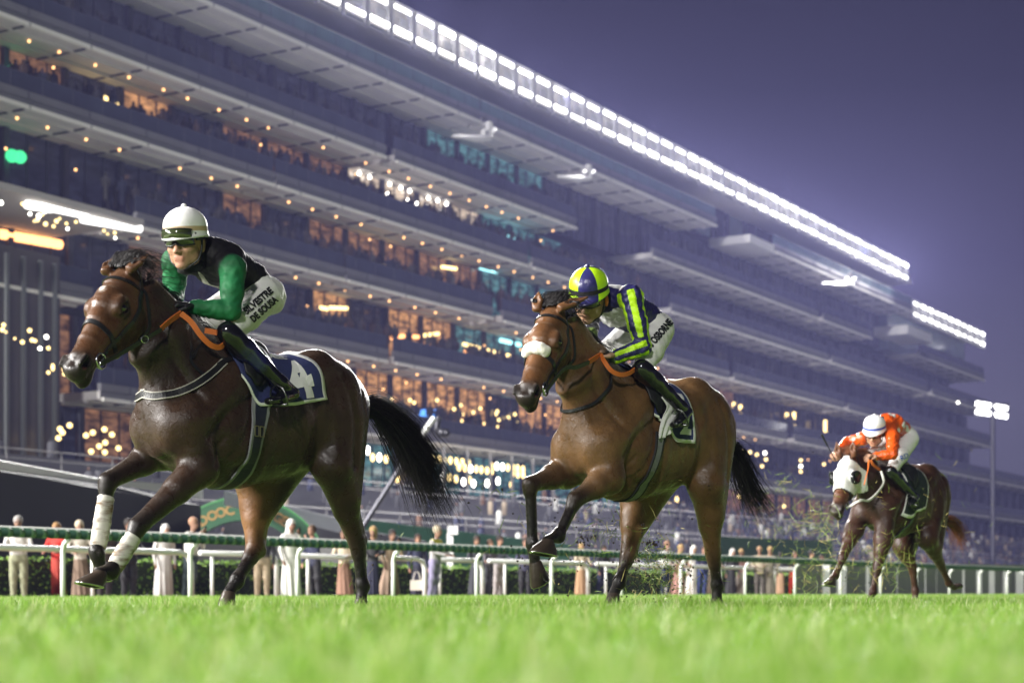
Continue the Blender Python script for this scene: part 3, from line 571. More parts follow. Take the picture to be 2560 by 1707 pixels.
# ------------------------------------------------------------------ rails, hedge, boards
RP, RD, RN = V(-7.9, 27.2), V(.539, .842), V(-.842, .539)
def rp(t, off=0.0, z=0.0): p = RP+RD*t+RN*off; return V(p[0], p[1], z)
def rt(px, off=0.0):
    u = (px-CX)/F_PX; b = RP+RN*off; return (u*b[1]-b[0])/(RD[0]-RD[1]*u)
def build_rails():
    white = mat('white_rail_paint', (.72, .72, .70), .4, .08, 3, spec=.5); gd = mat('dark_green_padding', (.010, .050, .026), .6, .15, 4); gl = mat('pale_green_padding', (.10, .19, .10), .6, .15, 4)
    root = empty('running_rail', 'white running rail in front with a green ribbed padded top and curved posts', 'rail', tuple(rp(10)), 0); org = V(*rp(10))
    def par(o): o.location = V(*o.location)-org; o.parent = root; return o
    par_t = [-4.6, -1.55, 1.43, 4.4, 7.34, 10.39, 13.45, 16.6, 19.97, 23.2, 27.2, 30.7, 34.3]
    while par_t[-1] < 120: par_t.append(par_t[-1]+3.5)
    b = MB(); b.tube([(0, 0, 0), (0, 0, .55), (0, 0, .80), (.02, .06, .93), (.04, .18, 1.0)], .042, 10); q = b.build('rail_post', white, None, True); md = q.data; bpy.data.objects.remove(q); rz = math.atan2(RD[1], RD[0])
    for t in par_t: link('rail_post', md, root, rp(t, .15)-org, (0, 0, rz+math.pi))
    mb = MB(); mb.tube([rp(-12, 0, 1.07), rp(130, 0, 1.07)], .076, 10, 0); par(mb.build('rail_bar', gd, None, True))
    mb = MB()
    for i in range(520):
        t = -10+i*.235
        if t > 110: break
        mb.tube([rp(t, 0, 1.07), rp(t+.10, 0, 1.07)], .0790, 10, 0)
    o = par(mb.build('padding_rib', gl, None, True)); o['kind'] = 'stuff'
    mb = MB(); mb.tube([rp(-12, 0, 1.155), rp(130, 0, 1.155)], .016, 6); par(mb.build('top_strip', white, None, True))
    # the second rail, in lengths that end in a bent-down hoop
    for i, (a, b_) in enumerate(((-14, rt(478, 5.2)), (rt(500, 5.2), rt(692, 5.2)), (rt(712, 5.2), rt(1062, 5.2)), (rt(1080, 5.2), rt(1206, 5.2)), (rt(1222, 5.2), rt(1470, 5.2)), (rt(1490, 5.2), rt(1905, 5.2)), (rt(1920, 5.2), rt(2120, 5.2)))):
        lb = ('white crowd rail at the far left, behind the man in the white shirt', 'white crowd rail behind the green arch visitors in white robes', 'white crowd rail in front of the woman in the pleated dress', 'white crowd rail in front of the person in black', 'white crowd rail between the grey shirted man and the hedge', 'white crowd rail behind the second horse', 'white crowd rail left of the rear horse')[i]
        r2 = empty('crowd_rail', lb, 'rail', tuple(rp(a, 5.2)), 0, 'crowd rails along the apron'); og = V(*rp(a, 5.2)); mb = MB(); mb.tube([rp(a, 5.2, 1.0), rp(b_-.35, 5.2, 1.0), rp(b_-.1, 5.2, .93), rp(b_, 5.2, .75), rp(b_, 5.2, .0)], .062, 8)
        o = mb.build('rail_bar', white, None, True); o.location = -og; o.parent = r2; n = max(1, int((b_-a)/3.2))
        for j in range(n):
            mb = MB(); t = a+(j+.15)*(b_-a)/n; mb.tube([rp(t, 5.2, 0), rp(t, 5.2, .96)], .04, 8); o = mb.build('rail_post', white, None, True); o.location = -og; o.parent = r2
def build_hedge():
    rg = np.random.default_rng(9); v = []; f = []; mi = []
    for (a, b) in ((-16, 56),):
        n = 15000
        for i in range(n):
            t = a+(b-a)*rg.random(); side = rg.random(); off = 8.6+1.3*rg.random(); z = .9*rg.random()
            if side < .45: off = 8.55+.05*rg.normal()
            elif side < .85: z = .88+.035*rg.normal()
            p = rp(t, off, max(.02, z)); d = unit(rg.normal(size=3)+V(0, 0, .5)); e = unit(np.cross(d, rg.normal(size=3))); L = rg.uniform(.05, .10); o = len(v)
            v += [tuple(p), tuple(p+d*L*.5+e*L*.32), tuple(p+d*L), tuple(p+d*L*.5-e*L*.32)]; f.append((o, o+1, o+2, o+3)); mi.append(int(rg.random() < .4))
    root = empty('hedge', 'clipped green hedge running behind the spectators', 'hedge', tuple(rp(10, 9)), 0); org = V(*rp(10, 9))
    leaf = mat('hedge_leaf', (.09, .19, .02), .6, .4, 2.0); leaf2 = mat('hedge_leaf_pale', (.17, .28, .03), .6, .3, 2.0)
    o = mesh_obj('foliage', v, f, [leaf, leaf2], None, False, mi); o['kind'] = 'stuff'; o.location = -org; o.parent = root
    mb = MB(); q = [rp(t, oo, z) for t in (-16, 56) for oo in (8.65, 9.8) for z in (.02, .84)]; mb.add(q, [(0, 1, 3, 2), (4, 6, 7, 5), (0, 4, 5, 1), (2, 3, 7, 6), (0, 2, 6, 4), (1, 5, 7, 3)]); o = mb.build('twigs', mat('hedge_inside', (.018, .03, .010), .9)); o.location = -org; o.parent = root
def plane_at(px, py, Y): return V((px-CX)/F_PX*Y, Y, CAM_H+(YH-py)/F_PX*Y)
def build_sidings():
    # black screen wall with a white coping, left
    blk = mat('black_screen', (.016, .019, .016), .7, .2, .6); wht = mat('white_coping', (.70, .70, .68), .5, .08, 1)
    r = empty('screen_wall', 'big black screen wall with a white slanting coping at the far left', 'wall', (0, 0, 0)); Y0, Y1 = 46.0, 56.0
    P = lambda x, y, k=0.0: plane_at(x, y, Y0+(Y1-Y0)*x/460+k)
    mb = MB()
    q = [P(-160, 1150), P(-160, 1476), P(462, 1476), P(462, 1258), P(240, 1207)]; q2 = [V(*p)+V(.3, 1.2, 0) for p in q]; n = 5; mb.add(q+q2, [(4, 3, 2, 1, 0), (5, 6, 7, 8, 9)]+[(i, (i+1) % n, (i+1) % n+n, i+n) for i in range(n)]); mb.build('panel', blk, r)
    mb = MB()
    for a, b in (((-160, 1150), (240, 1204)), ((240, 1204), (462, 1240))):
        A, B_ = P(*a, -.3), P(*b, -.3); hA, hB = (.27, .10) if a[0] < 0 else (.10, .34); q = [A, B_, B_+V(0, 0, hB), A+V(0, 0, hA)]; q2 = [V(*p)+V(.3, 1.6, 0) for p in q]; mb.add(q+q2, [(0, 1, 2, 3), (7, 6, 5, 4), (0, 4, 5, 1), (1, 5, 6, 2), (2, 6, 7, 3), (3, 7, 4, 0)])
    mb.build('coping', wht, r)
    # green arch with gold letters
    gr = mat('arch_green', (.010, .060, .022), .6, .2, 3, .3, 30); gold = mat('gold_letter', (.24, .14, .04), .5, .2, 6); Y = 60.0; c = plane_at(608, 1466, Y); sc = Y/F_PX; R1, R0 = 222*sc, 166*sc
    r = empty('archway', 'green arch with gold lettering behind the leading horse', 'archway', tuple(V(c[0], c[1], 0))); og = V(c[0], c[1], 0); mb = MB(); n = 44
    for i in range(n+1):
        a = math.radians(33)+math.radians(114)*(i/n); ca, sa = math.cos(a), math.sin(a)
        for rr, dy in ((R1, 0), (R0, 0), (R0, .5), (R1, .5)): mb.v.append((rr*ca, dy, c[2]+rr*sa))
    for i in range(n):
        for j in range(4): mb.f.append((i*4+j, i*4+(j+1) % 4, i*4+4+(j+1) % 4, i*4+4+j)); mb.m.append(0)
    mb.f += [(3, 2, 1, 0), (n*4, n*4+1, n*4+2, n*4+3)]; mb.m += [0, 0]; mb.build('arch', gr, r)
    rim = MB(); rim.tube([V((R1+.02)*math.cos(a), .02, c[2]+(R1+.02)*math.sin(a)) for a in np.linspace(math.radians(33), math.radians(147), 40)], .035, 6); rim.build('rim', mat('arch_rim', (.06, .22, .07), .5), r)
    for ch, px, py in (('D', 508, 1300), ('O', 530, 1287), ('O', 552, 1280), ('C', 574, 1273), ('R', 673, 1280), ('G', 694, 1294), ('E', 709, 1306)):
        a = math.atan2(1466-py, px-608); v, f = text_mesh(ch, 25*sc, 0, 0, .03); v = np.asarray(v); rot = a-math.pi/2; x = v[:, 0]*math.cos(rot)-v[:, 1]*math.sin(rot)+math.cos(a)*194*sc; z = v[:, 0]*math.sin(rot)+v[:, 1]*math.cos(rot)+math.sin(a)*194*sc
        mesh_obj('letter', [(float(x[i]), -.012, float(c[2]+z[i])) for i in range(len(v))], f, gold, r, False)
    # pale canopy roof sloping down behind the arch, and grey wall below it
    def board(name, label, cat, quad, Y, m, thick=.3, rows=None):
        ys = Y if isinstance(Y, (list, tuple)) else [Y]*4; q = [plane_at(x, y, yy) for (x, y), yy in zip(quad, ys)]; q2 = [V(*p)+V(.1, thick, 0) for p in q]; mb = MB(); mb.add(q+q2, [(0, 1, 2, 3), (7, 6, 5, 4), (0, 4, 5, 1), (1, 5, 6, 2), (2, 6, 7, 3), (3, 7, 4, 0)]); o = mb.build(name, m); props(o, label, cat); return o
    board('canopy', 'white canopy roof sloping down behind the green arch', 'canopy', [(560, 1262), (845, 1330), (845, 1296), (560, 1226)], [58, 66, 66, 58], mat('white_canopy', (.66, .70, .76), .5, .08, .8))
    board('low_wall', 'grey wall under the white canopy behind the arch', 'wall', [(560, 1476), (1060, 1476), (1060, 1352), (560, 1264)], [62, 74, 74, 62], mat('grey_wall', (.15, .15, .16), .8, .15, .6))
    board('parapet', 'grey parapet wall below the green arch', 'wall', [(430, 1478), (850, 1478), (850, 1352), (430, 1346)], [57, 57, 57, 57], mat('parapet_grey', (.13, .13, .125), .8, .15, .8), 4.5)
    board('hoarding', 'long green hoarding behind the woman with the yellow scarf', 'hoarding', [(840, 1400), (1420, 1470), (1420, 1360), (840, 1290)], [76, 96, 96, 76], mat('green_hoarding', (.045, .17, .085), .6, .25, .5))
    board('hoarding', 'dark green hoarding between the second and the rear horse', 'hoarding', [(1800, 1476), (2080, 1478), (2080, 1352), (1800, 1340)], [92, 108, 108, 92], mat('dark_green_hoarding', (.018, .075, .030), .6, .2, .5))
    board('boundary_wall', 'low grey boundary wall with white posts at the right edge', 'wall', [(1990, 1500), (2640, 1500), (2640, 1412), (1990, 1406)], [60, 84, 84, 60], mat('boundary_grey', (.20, .21, .18), .8, .15, .8))
    wp = mat('white_post_paint', (.74, .74, .72), .5, .08, 1)
    for i, px in enumerate((2062, 2100, 2162, 2232, 2300, 2330, 2400, 2440, 2475, 2510, 2545)):
        Yp = 59.2+(83-60)*(px-1990)/650; mb = MB(); p = plane_at(px, 1480, Yp); mb.box((p[0], p[1]-.2, .55), (.24+.1*(i % 3 == 1), .18, 1.06)); mb.box((p[0], p[1]-.2, 1.11), (.32, .24, .06)); o = mb.build('white_post', wp); props(o, 'square white post standing before the grey boundary wall', 'post', 'white posts before the boundary wall')
    # camera crane
    dk = mat('crane_metal', (.05, .05, .06), .4, .2, 2, metal=.6); lt = mat('crane_bright', (.55, .55, .56), .35, .1, 2, metal=.5); r = empty('camera_crane', 'slanting camera crane boom rising behind the tail of the leading horse', 'camera crane', (0, 0, 0)); Yc = 60.0
    a, b, c2 = plane_at(898, 1330, Yc), plane_at(1040, 1108, Yc), plane_at(1086, 1044, Yc); mb = MB(); mb.tube([a, b], .10, 8); mb.build('boom', dk, r); mb = MB(); mb.tube([b, c2], .11, 8); mb.build('boom_tip', lt, r)
    mb = MB(); mb.tube([plane_at(1100, 1042, Yc), plane_at(1094, 1056, Yc), plane_at(1092, 1072, Yc), plane_at(1098, 1084, Yc)], [.06, .10, .12, .10], 8); mb.box(plane_at(1108, 1082, Yc), (.34, .5, .26)); mb.tube([plane_at(1116, 1082, Yc-.3), plane_at(1118, 1082, Yc-.6)], .10, 10); mb.build('camera_head', dk, r, True)
    mb = MB(); mb.tube([plane_at(898, 1330, Yc), V(*plane_at(893, 1330, Yc)[:2], .05)], .12, 8); mb.box(V(*plane_at(893, 1330, Yc)[:2], .12), (1.2, 1.2, .2)); mb.build('stand', dk, r)
    # small white waiting post by the hoarding
    mb = MB(); p = plane_at(1125, 1480, 62.0); mb.box((p[0], p[1], 1.1), (.22, .2, 2.2)); mb.box((p[0]+.1, p[1]-.1, 2.32), (.36, .26, .30)); o = mb.build('white_marker', wp); props(o, 'tall white marker post with a box on top between spectators', 'marker post')
    # far lamp bank at the right
    r = empty('floodlight_mast', 'far floodlight bank on a mast at the right edge', 'floodlight mast', (0, 0, 0)); Yf = 235.0; em = no_sampling(glow('floodlight_lens', (1.0, .985, .96), 7)); mb = MB(); p = plane_at(2482, 1480, Yf); mb.tube([V(p[0], p[1], 0), V(p[0], p[1], plane_at(2482, 1010, Yf)[2])], .35, 8); mb.build('mast', dk, r)
    for y in (1008, 1028):
        mb = MB()
        for k in range(2):
            x0 = 2440+k*42; mb.tube([plane_at(x0, y+k*7, Yf), plane_at(x0+36, y+6+k*7, Yf)], .32, 8)
        mb.build('lamp_row', em, r)
    mb = MB(); mb.box(plane_at(2480, 1024, Yf+1.5), (4.6, .2, 1.9)); mb.build('frame', dk, r)

# ------------------------------------------------------------------ grass
def blade_tile(rg, n, size, h0, h1, w):
    v = []; f = []; c = []
    for i in range(n):
        x, y = (rg.random(2)-.5)*size; h = rg.uniform(h0, h1)*(1.55 if rg.random() < .035 else 1); a = rg.uniform(0, 6.283); b = rg.uniform(.1, .75)*h; ww = w*rg.uniform(.7, 1.3); d = V(math.cos(a), math.sin(a), 0); s = V(-d[1], d[0], 0)*ww/2; p = V(x, y, -.005); o = len(v)
        for t in (0, .4, .75): q = p+V(0, 0, h*t*(1-.12*t))+d*b*t*t; k = 1-.45*t; v += [q-s*k, q+s*k]
        v.append(p+V(0, 0, h*.88)+d*b); f += [(o, o+1, o+3, o+2), (o+2, o+3, o+5, o+4), (o+4, o+5, o+6)]; g = rg.random(); c += [g]*7
    me = bpy.data.meshes.new('grass_tile'); me.from_pydata([tuple(map(float, q)) for q in v], [], f); at = me.attributes.new('tint', 'FLOAT', 'POINT'); at.data.foreach_set('value', c); me.polygons.foreach_set('use_smooth', [True]*len(f)); return me
def grass_material():
    m = bpy.data.materials.new('grass_blade'); m.use_nodes = True; N, L = nodes_of(m); b = N['Principled BSDF']; a = N.new('ShaderNodeAttribute'); a.attribute_name = 'tint'; r = N.new('ShaderNodeValToRGB'); e = r.color_ramp.elements
    e[0].position = 0; e[0].color = (.135, .26, .030, 1); e[1].position = 1; e[1].color = (.56, .60, .32, 1)
    for p_, c_ in ((.35, (.185, .345, .045)), (.75, (.26, .42, .072)), (.90, (.40, .45, .18))): q = e.new(p_); q.color = (*c_, 1)
    L.new(a.outputs['Fac'], r.inputs[0]); L.new(r.outputs[0], b.inputs['Base Color']); b.inputs['Roughness'].default_value = .38; b.inputs['Specular IOR Level'].default_value = .5
    t = N.new('ShaderNodeBsdfTranslucent'); L.new(r.outputs[0], t.inputs[0]); mx = N.new('ShaderNodeMixShader'); mx.inputs[0].default_value = .58; L.new(b.outputs[0], mx.inputs[1]); L.new(t.outputs[0], mx.inputs[2]); L.new(mx.outputs[0], N['Material Output'].inputs[0])
    return m
def scatter(name, tiles, pts, rots, scl, label, cat):
    """one object that sets the tiles out by geometry nodes"""
    me = bpy.data.meshes.new(name); me.from_pydata([tuple(map(float, p)) for p in pts], [], [])
    for nm, dat in (('turn', rots), ('size', scl)): at = me.attributes.new(nm, 'FLOAT', 'POINT'); at.data.foreach_set('value', np.asarray(dat, np.float32))
    at = me.attributes.new('pick', 'INT', 'POINT'); at.data.foreach_set('value', np.asarray(RNG.integers(0, len(tiles), len(pts)), np.int32))
    o = bpy.data.objects.new(name, me); C.objects.link(o); props(o, label, cat, kind='stuff')
    ng = bpy.data.node_groups.new(name, 'GeometryNodeTree'); ng.interface.new_socket('Geometry', in_out='INPUT', socket_type='NodeSocketGeometry'); ng.interface.new_socket('Geometry', in_out='OUTPUT', socket_type='NodeSocketGeometry')
    N, L = ng.nodes, ng.links; gi = N.new('NodeGroupInput'); go = N.new('NodeGroupOutput'); ip = N.new('GeometryNodeInstanceOnPoints'); gt = N.new('GeometryNodeGeometryToInstance')
    hold = bpy.data.collections.new(name+'_tiles')
    for t in tiles:
        q = bpy.data.objects.new('grass_tile', t); hold.objects.link(q)
    ci = N.new('GeometryNodeCollectionInfo'); ci.inputs['Collection'].default_value = hold; ci.inputs['Separate Children'].default_value = True; ci.inputs['Reset Children'].default_value = True
    na = N.new('GeometryNodeInputNamedAttribute'); na.data_type = 'FLOAT'; na.inputs['Name'].default_value = 'turn'; ns = N.new('GeometryNodeInputNamedAttribute'); ns.data_type = 'FLOAT'; ns.inputs['Name'].default_value = 'size'; npk = N.new('GeometryNodeInputNamedAttribute'); npk.data_type = 'INT'; npk.inputs['Name'].default_value = 'pick'
    cx_ = N.new('ShaderNodeCombineXYZ'); L.new(na.outputs['Attribute'], cx_.inputs['Z']); ip.inputs['Pick Instance'].default_value = True
    L.new(gi.outputs[0], ip.inputs['Points']); L.new(ci.outputs[0], ip.inputs['Instance']); L.new(npk.outputs['Attribute'], ip.inputs['Instance Index']); L.new(cx_.outputs[0], ip.inputs['Rotation']); L.new(ns.outputs['Attribute'], ip.inputs['Scale']); L.new(ip.outputs[0], go.inputs[0])
    md = o.modifiers.new('scatter', 'NODES'); md.node_group = ng
    return o
def build_grass():
    rg = np.random.default_rng(3); gm = grass_material(); near = [blade_tile(rg, 1700, .55, .045, .092, .0046) for _ in range(5)]; far = [blade_tile(rg, 900, 1.1, .045, .085, .012) for _ in range(3)]
    for t in near+far: t.materials.append(gm)
    P = []
    y = .75
    while y < 19:
        for x in np.arange(-.31*y-1.1, .31*y+1.1, .5): P.append((x+rg.normal()*.05, y+rg.normal()*.05, 0))
        y += .5
    scatter('grass', near, P, rg.uniform(0, 6.28, len(P)), rg.uniform(.88, 1.12, len(P)), 'short bright green turf of the racecourse', 'grass')
    P = []; y = 19.3
    while y < 95:
        for x in np.arange(-.31*y-1.5, .31*y+1.5, 1.0):
            t = (V(x, y)-RP) @ RN
            if t < 4.4: P.append((x+rg.normal()*.1, y+rg.normal()*.1, 0))
        y += 1.0
    scatter('grass_beyond', far, P, rg.uniform(0, 6.28, len(P)), rg.uniform(.9, 1.15, len(P)), 'turf stretching away to the running rail', 'grass')
# ------------------------------------------------------------------ horses
def coat_material(name, rough, sheen_noise=1.0):
    m = bpy.data.materials.new(name); m.use_nodes = True; N, L = nodes_of(m); b = N['Principled BSDF']
    at = N.new('ShaderNodeAttribute'); at.attribute_name = 'hue'
    t = N.new('ShaderNodeTexCoord')
    n1 = N.new('ShaderNodeTexNoise'); n1.inputs['Scale'].default_value = 5; n1.inputs['Detail'].default_value = 5; n1.inputs['Roughness'].default_value = .6
    L.new(t.outputs['Object'], n1.inputs[0])
    mr = N.new('ShaderNodeMapRange'); mr.inputs['From Min'].default_value = .3; mr.inputs['From Max'].default_value = .7
    mr.inputs['To Min'].default_value = .62; mr.inputs['To Max'].default_value = 1.35
    L.new(n1.outputs['Fac'], mr.inputs[0])
    mu = N.new('ShaderNodeMix'); mu.data_type = 'RGBA'; mu.blend_type = 'MULTIPLY'; mu.inputs['Factor'].default_value = 1
    L.new(at.outputs['Color'], mu.inputs['A']); L.new(mr.outputs[0], mu.inputs['B']); L.new(mu.outputs['Result'], b.inputs['Base Color'])
    # sweat: patchy gloss
    n2 = N.new('ShaderNodeTexNoise'); n2.inputs['Scale'].default_value = 17; n2.inputs['Detail'].default_value = 6; n2.inputs['Distortion'].default_value = 1.2
    L.new(t.outputs['Object'], n2.inputs[0])
    m2 = N.new('ShaderNodeMapRange'); m2.inputs['From Min'].default_value = .35; m2.inputs['From Max'].default_value = .68
    m2.inputs['To Min'].default_value = rough+.18; m2.inputs['To Max'].default_value = rough-.16
    L.new(n2.outputs['Fac'], m2.inputs[0]); L.new(m2.outputs[0], b.inputs['Roughness'])
    b.inputs['Specular IOR Level'].default_value = .34
    b.inputs['Sheen Weight'].default_value = .12; b.inputs['Sheen Roughness'].default_value = .4; b.inputs['Sheen Tint'].default_value = (.9, .7, .5, 1)
    # hair lie and veins
    mp = N.new('ShaderNodeMapping'); mp.inputs['Scale'].default_value = (10, 60, 18); L.new(t.outputs['Object'], mp.inputs[0])
    n3 = N.new('ShaderNodeTexNoise'); n3.inputs['Scale'].default_value = 6; n3.inputs['Detail'].default_value = 4; L.new(mp.outputs[0], n3.inputs[0])
    n4 = N.new('ShaderNodeTexNoise'); n4.inputs['Scale'].default_value = 20; n4.inputs['Detail'].default_value = 5; n4.inputs['Distortion'].default_value = 1.6; L.new(t.outputs['Object'], n4.inputs[0])
    b1 = N.new('ShaderNodeBump'); b1.inputs['Strength'].default_value = .28; b1.inputs['Distance'].default_value = .006
    b2 = N.new('ShaderNodeBump'); b2.inputs['Strength'].default_value = .26*sheen_noise; b2.inputs['Distance'].default_value = .012
    L.new(n3.outputs['Fac'], b1.inputs['Height']); L.new(n4.outputs['Fac'], b2.inputs['Height']); L.new(b2.outputs[0], b1.inputs['Normal']); L.new(b1.outputs[0], b.inputs['Normal'])
    return m

def leather(): return mat('black_leather', (.012, .012, .013), .38, .2, 20, .2, 120, spec=.5)
def steel(): return mat('bright_steel', (.62, .62, .6), .22, .1, 12, metal=1.0)
def rubber(): return mat('orange_rubber', (.62, .15, .025), .55, .12, 30, .3, 220)

def strap(body, pts, width, thick, name, m, parent, n=40, off=.004, snap=True, edge=None, closed=False):
    """a band lying on the body along the points; edge = (material, share) gives piped edges"""
    P = np.array(spline(pts, n))
    if snap: P = body.snap(P, off)
    Nn = body.grad(P) if snap else None
    T = np.gradient(P, axis=0); T /= np.linalg.norm(T, axis=1, keepdims=True)+1e-9
    if Nn is None:
        Nn = np.cross(T, np.broadcast_to(V(0, 1, 0), T.shape)); Nn /= np.linalg.norm(Nn, axis=1, keepdims=True)+1e-9
    B = np.cross(Nn, T); B /= np.linalg.norm(B, axis=1, keepdims=True)+1e-9
    us = [-1, 1] if not edge else [-1, -1+2*edge[1], 1-2*edge[1], 1]
    v = []; f = []; mi = []; k = len(us)
    w = np.broadcast_to(np.asarray(width, float), (n,)) if not np.isscalar(width) else np.full(n, width)
    for i in range(n):
        for u in us: v.append(P[i]+B[i]*u*w[i]/2+Nn[i]*thick)
        for u in us: v.append(P[i]+B[i]*u*w[i]/2-Nn[i]*.004)
    s = 2*k
    for i in range(n-1):
        a, b = i*s, (i+1)*s
        for j in range(k-1):
            f.append((a+j, a+j+1, b+j+1, b+j)); mi.append(1 if edge and j != (k-1)//2 else 0)
            f.append((a+k+j+1, a+k+j, b+k+j, b+k+j+1)); mi.append(0)
        f.append((a+k, a, b, b+k)); mi.append(1 if edge else 0); f.append((a+k-1, a+2*k-1, b+2*k-1, b+k-1)); mi.append(1 if edge else 0)
    f.append(tuple(range(k))+tuple(range(2*k-1, k-1, -1))); mi.append(0)
    e = (n-1)*s; f.append(tuple(e+q for q in list(range(k-1, -1, -1))+list(range(k, 2*k)))); mi.append(0)
    return mesh_obj(name, v, f, [m, edge[0]] if edge else [m], parent, False, mi)

def hair(name, roots, m, parent, segs=9, rad=.0022, n=3):
    """strands: list of (points, radius scale)"""
    v = []; f = []
    for pts, r in roots:
        q = spline(pts, segs); rr = [rad*r*(1-.75*(i/(segs-1))**2) for i in range(segs)]
        a, b = tube_vf(q, rr, n, False); o = len(v); v += [tuple(map(float, x)) for x in a]; f += [tuple(i+o for i in t) for t in b]
    o = mesh_obj(name, v, f, m, parent, True); return o

def hoof(name, cor, toe, heel, lat, m, parent, wid=.058, steelm=None):
    """coronet centre, ground toe and heel points of the sole"""
    cor, toe, heel = map(lambda q: np.asarray(q, float), (cor, toe, heel)); ax = unit(toe-heel); lat = unit(lat-ax*(lat @ ax))
    n = 16; c2 = (toe+heel)/2; L = np.linalg.norm(toe-heel)/2; v = []; f = []
    nrm = np.cross(ax, lat); nrm = nrm if nrm @ (cor-c2) > 0 else -nrm
    rings = [(cor+nrm*.012, .036, .036), (cor, .042, .044), (cor*.45+c2*.55, L*.86, wid*.9), (c2+nrm*.008, L, wid), (c2, L*1.02, wid*1.02), (c2-nrm*.007, L*1.02, wid*1.02), (c2-nrm*.007, L*.8, wid*.8), (c2+nrm*.004, L*.72, wid*.72)]
    for c, a, w in rings:
        for j in range(n):
            t = 2*math.pi*j/n; x = math.cos(t); y = math.sin(t)
            if x < -.6: x = -.6-(.25)*(-x-.6)
            v.append(c+ax*a*x+lat*w*y)
    mi = []
    for i in range(len(rings)-1):
        for j in range(n):
            f.append((i*n+j, i*n+(j+1) % n, (i+1)*n+(j+1) % n, (i+1)*n+j)); mi.append(1 if 4 <= i <= 5 else 0)
    f.append(tuple((len(rings)-1)*n+j for j in range(n))); mi.append(0)
    return mesh_obj(name, v, f, [m, steelm or steel()], parent, True, mi)

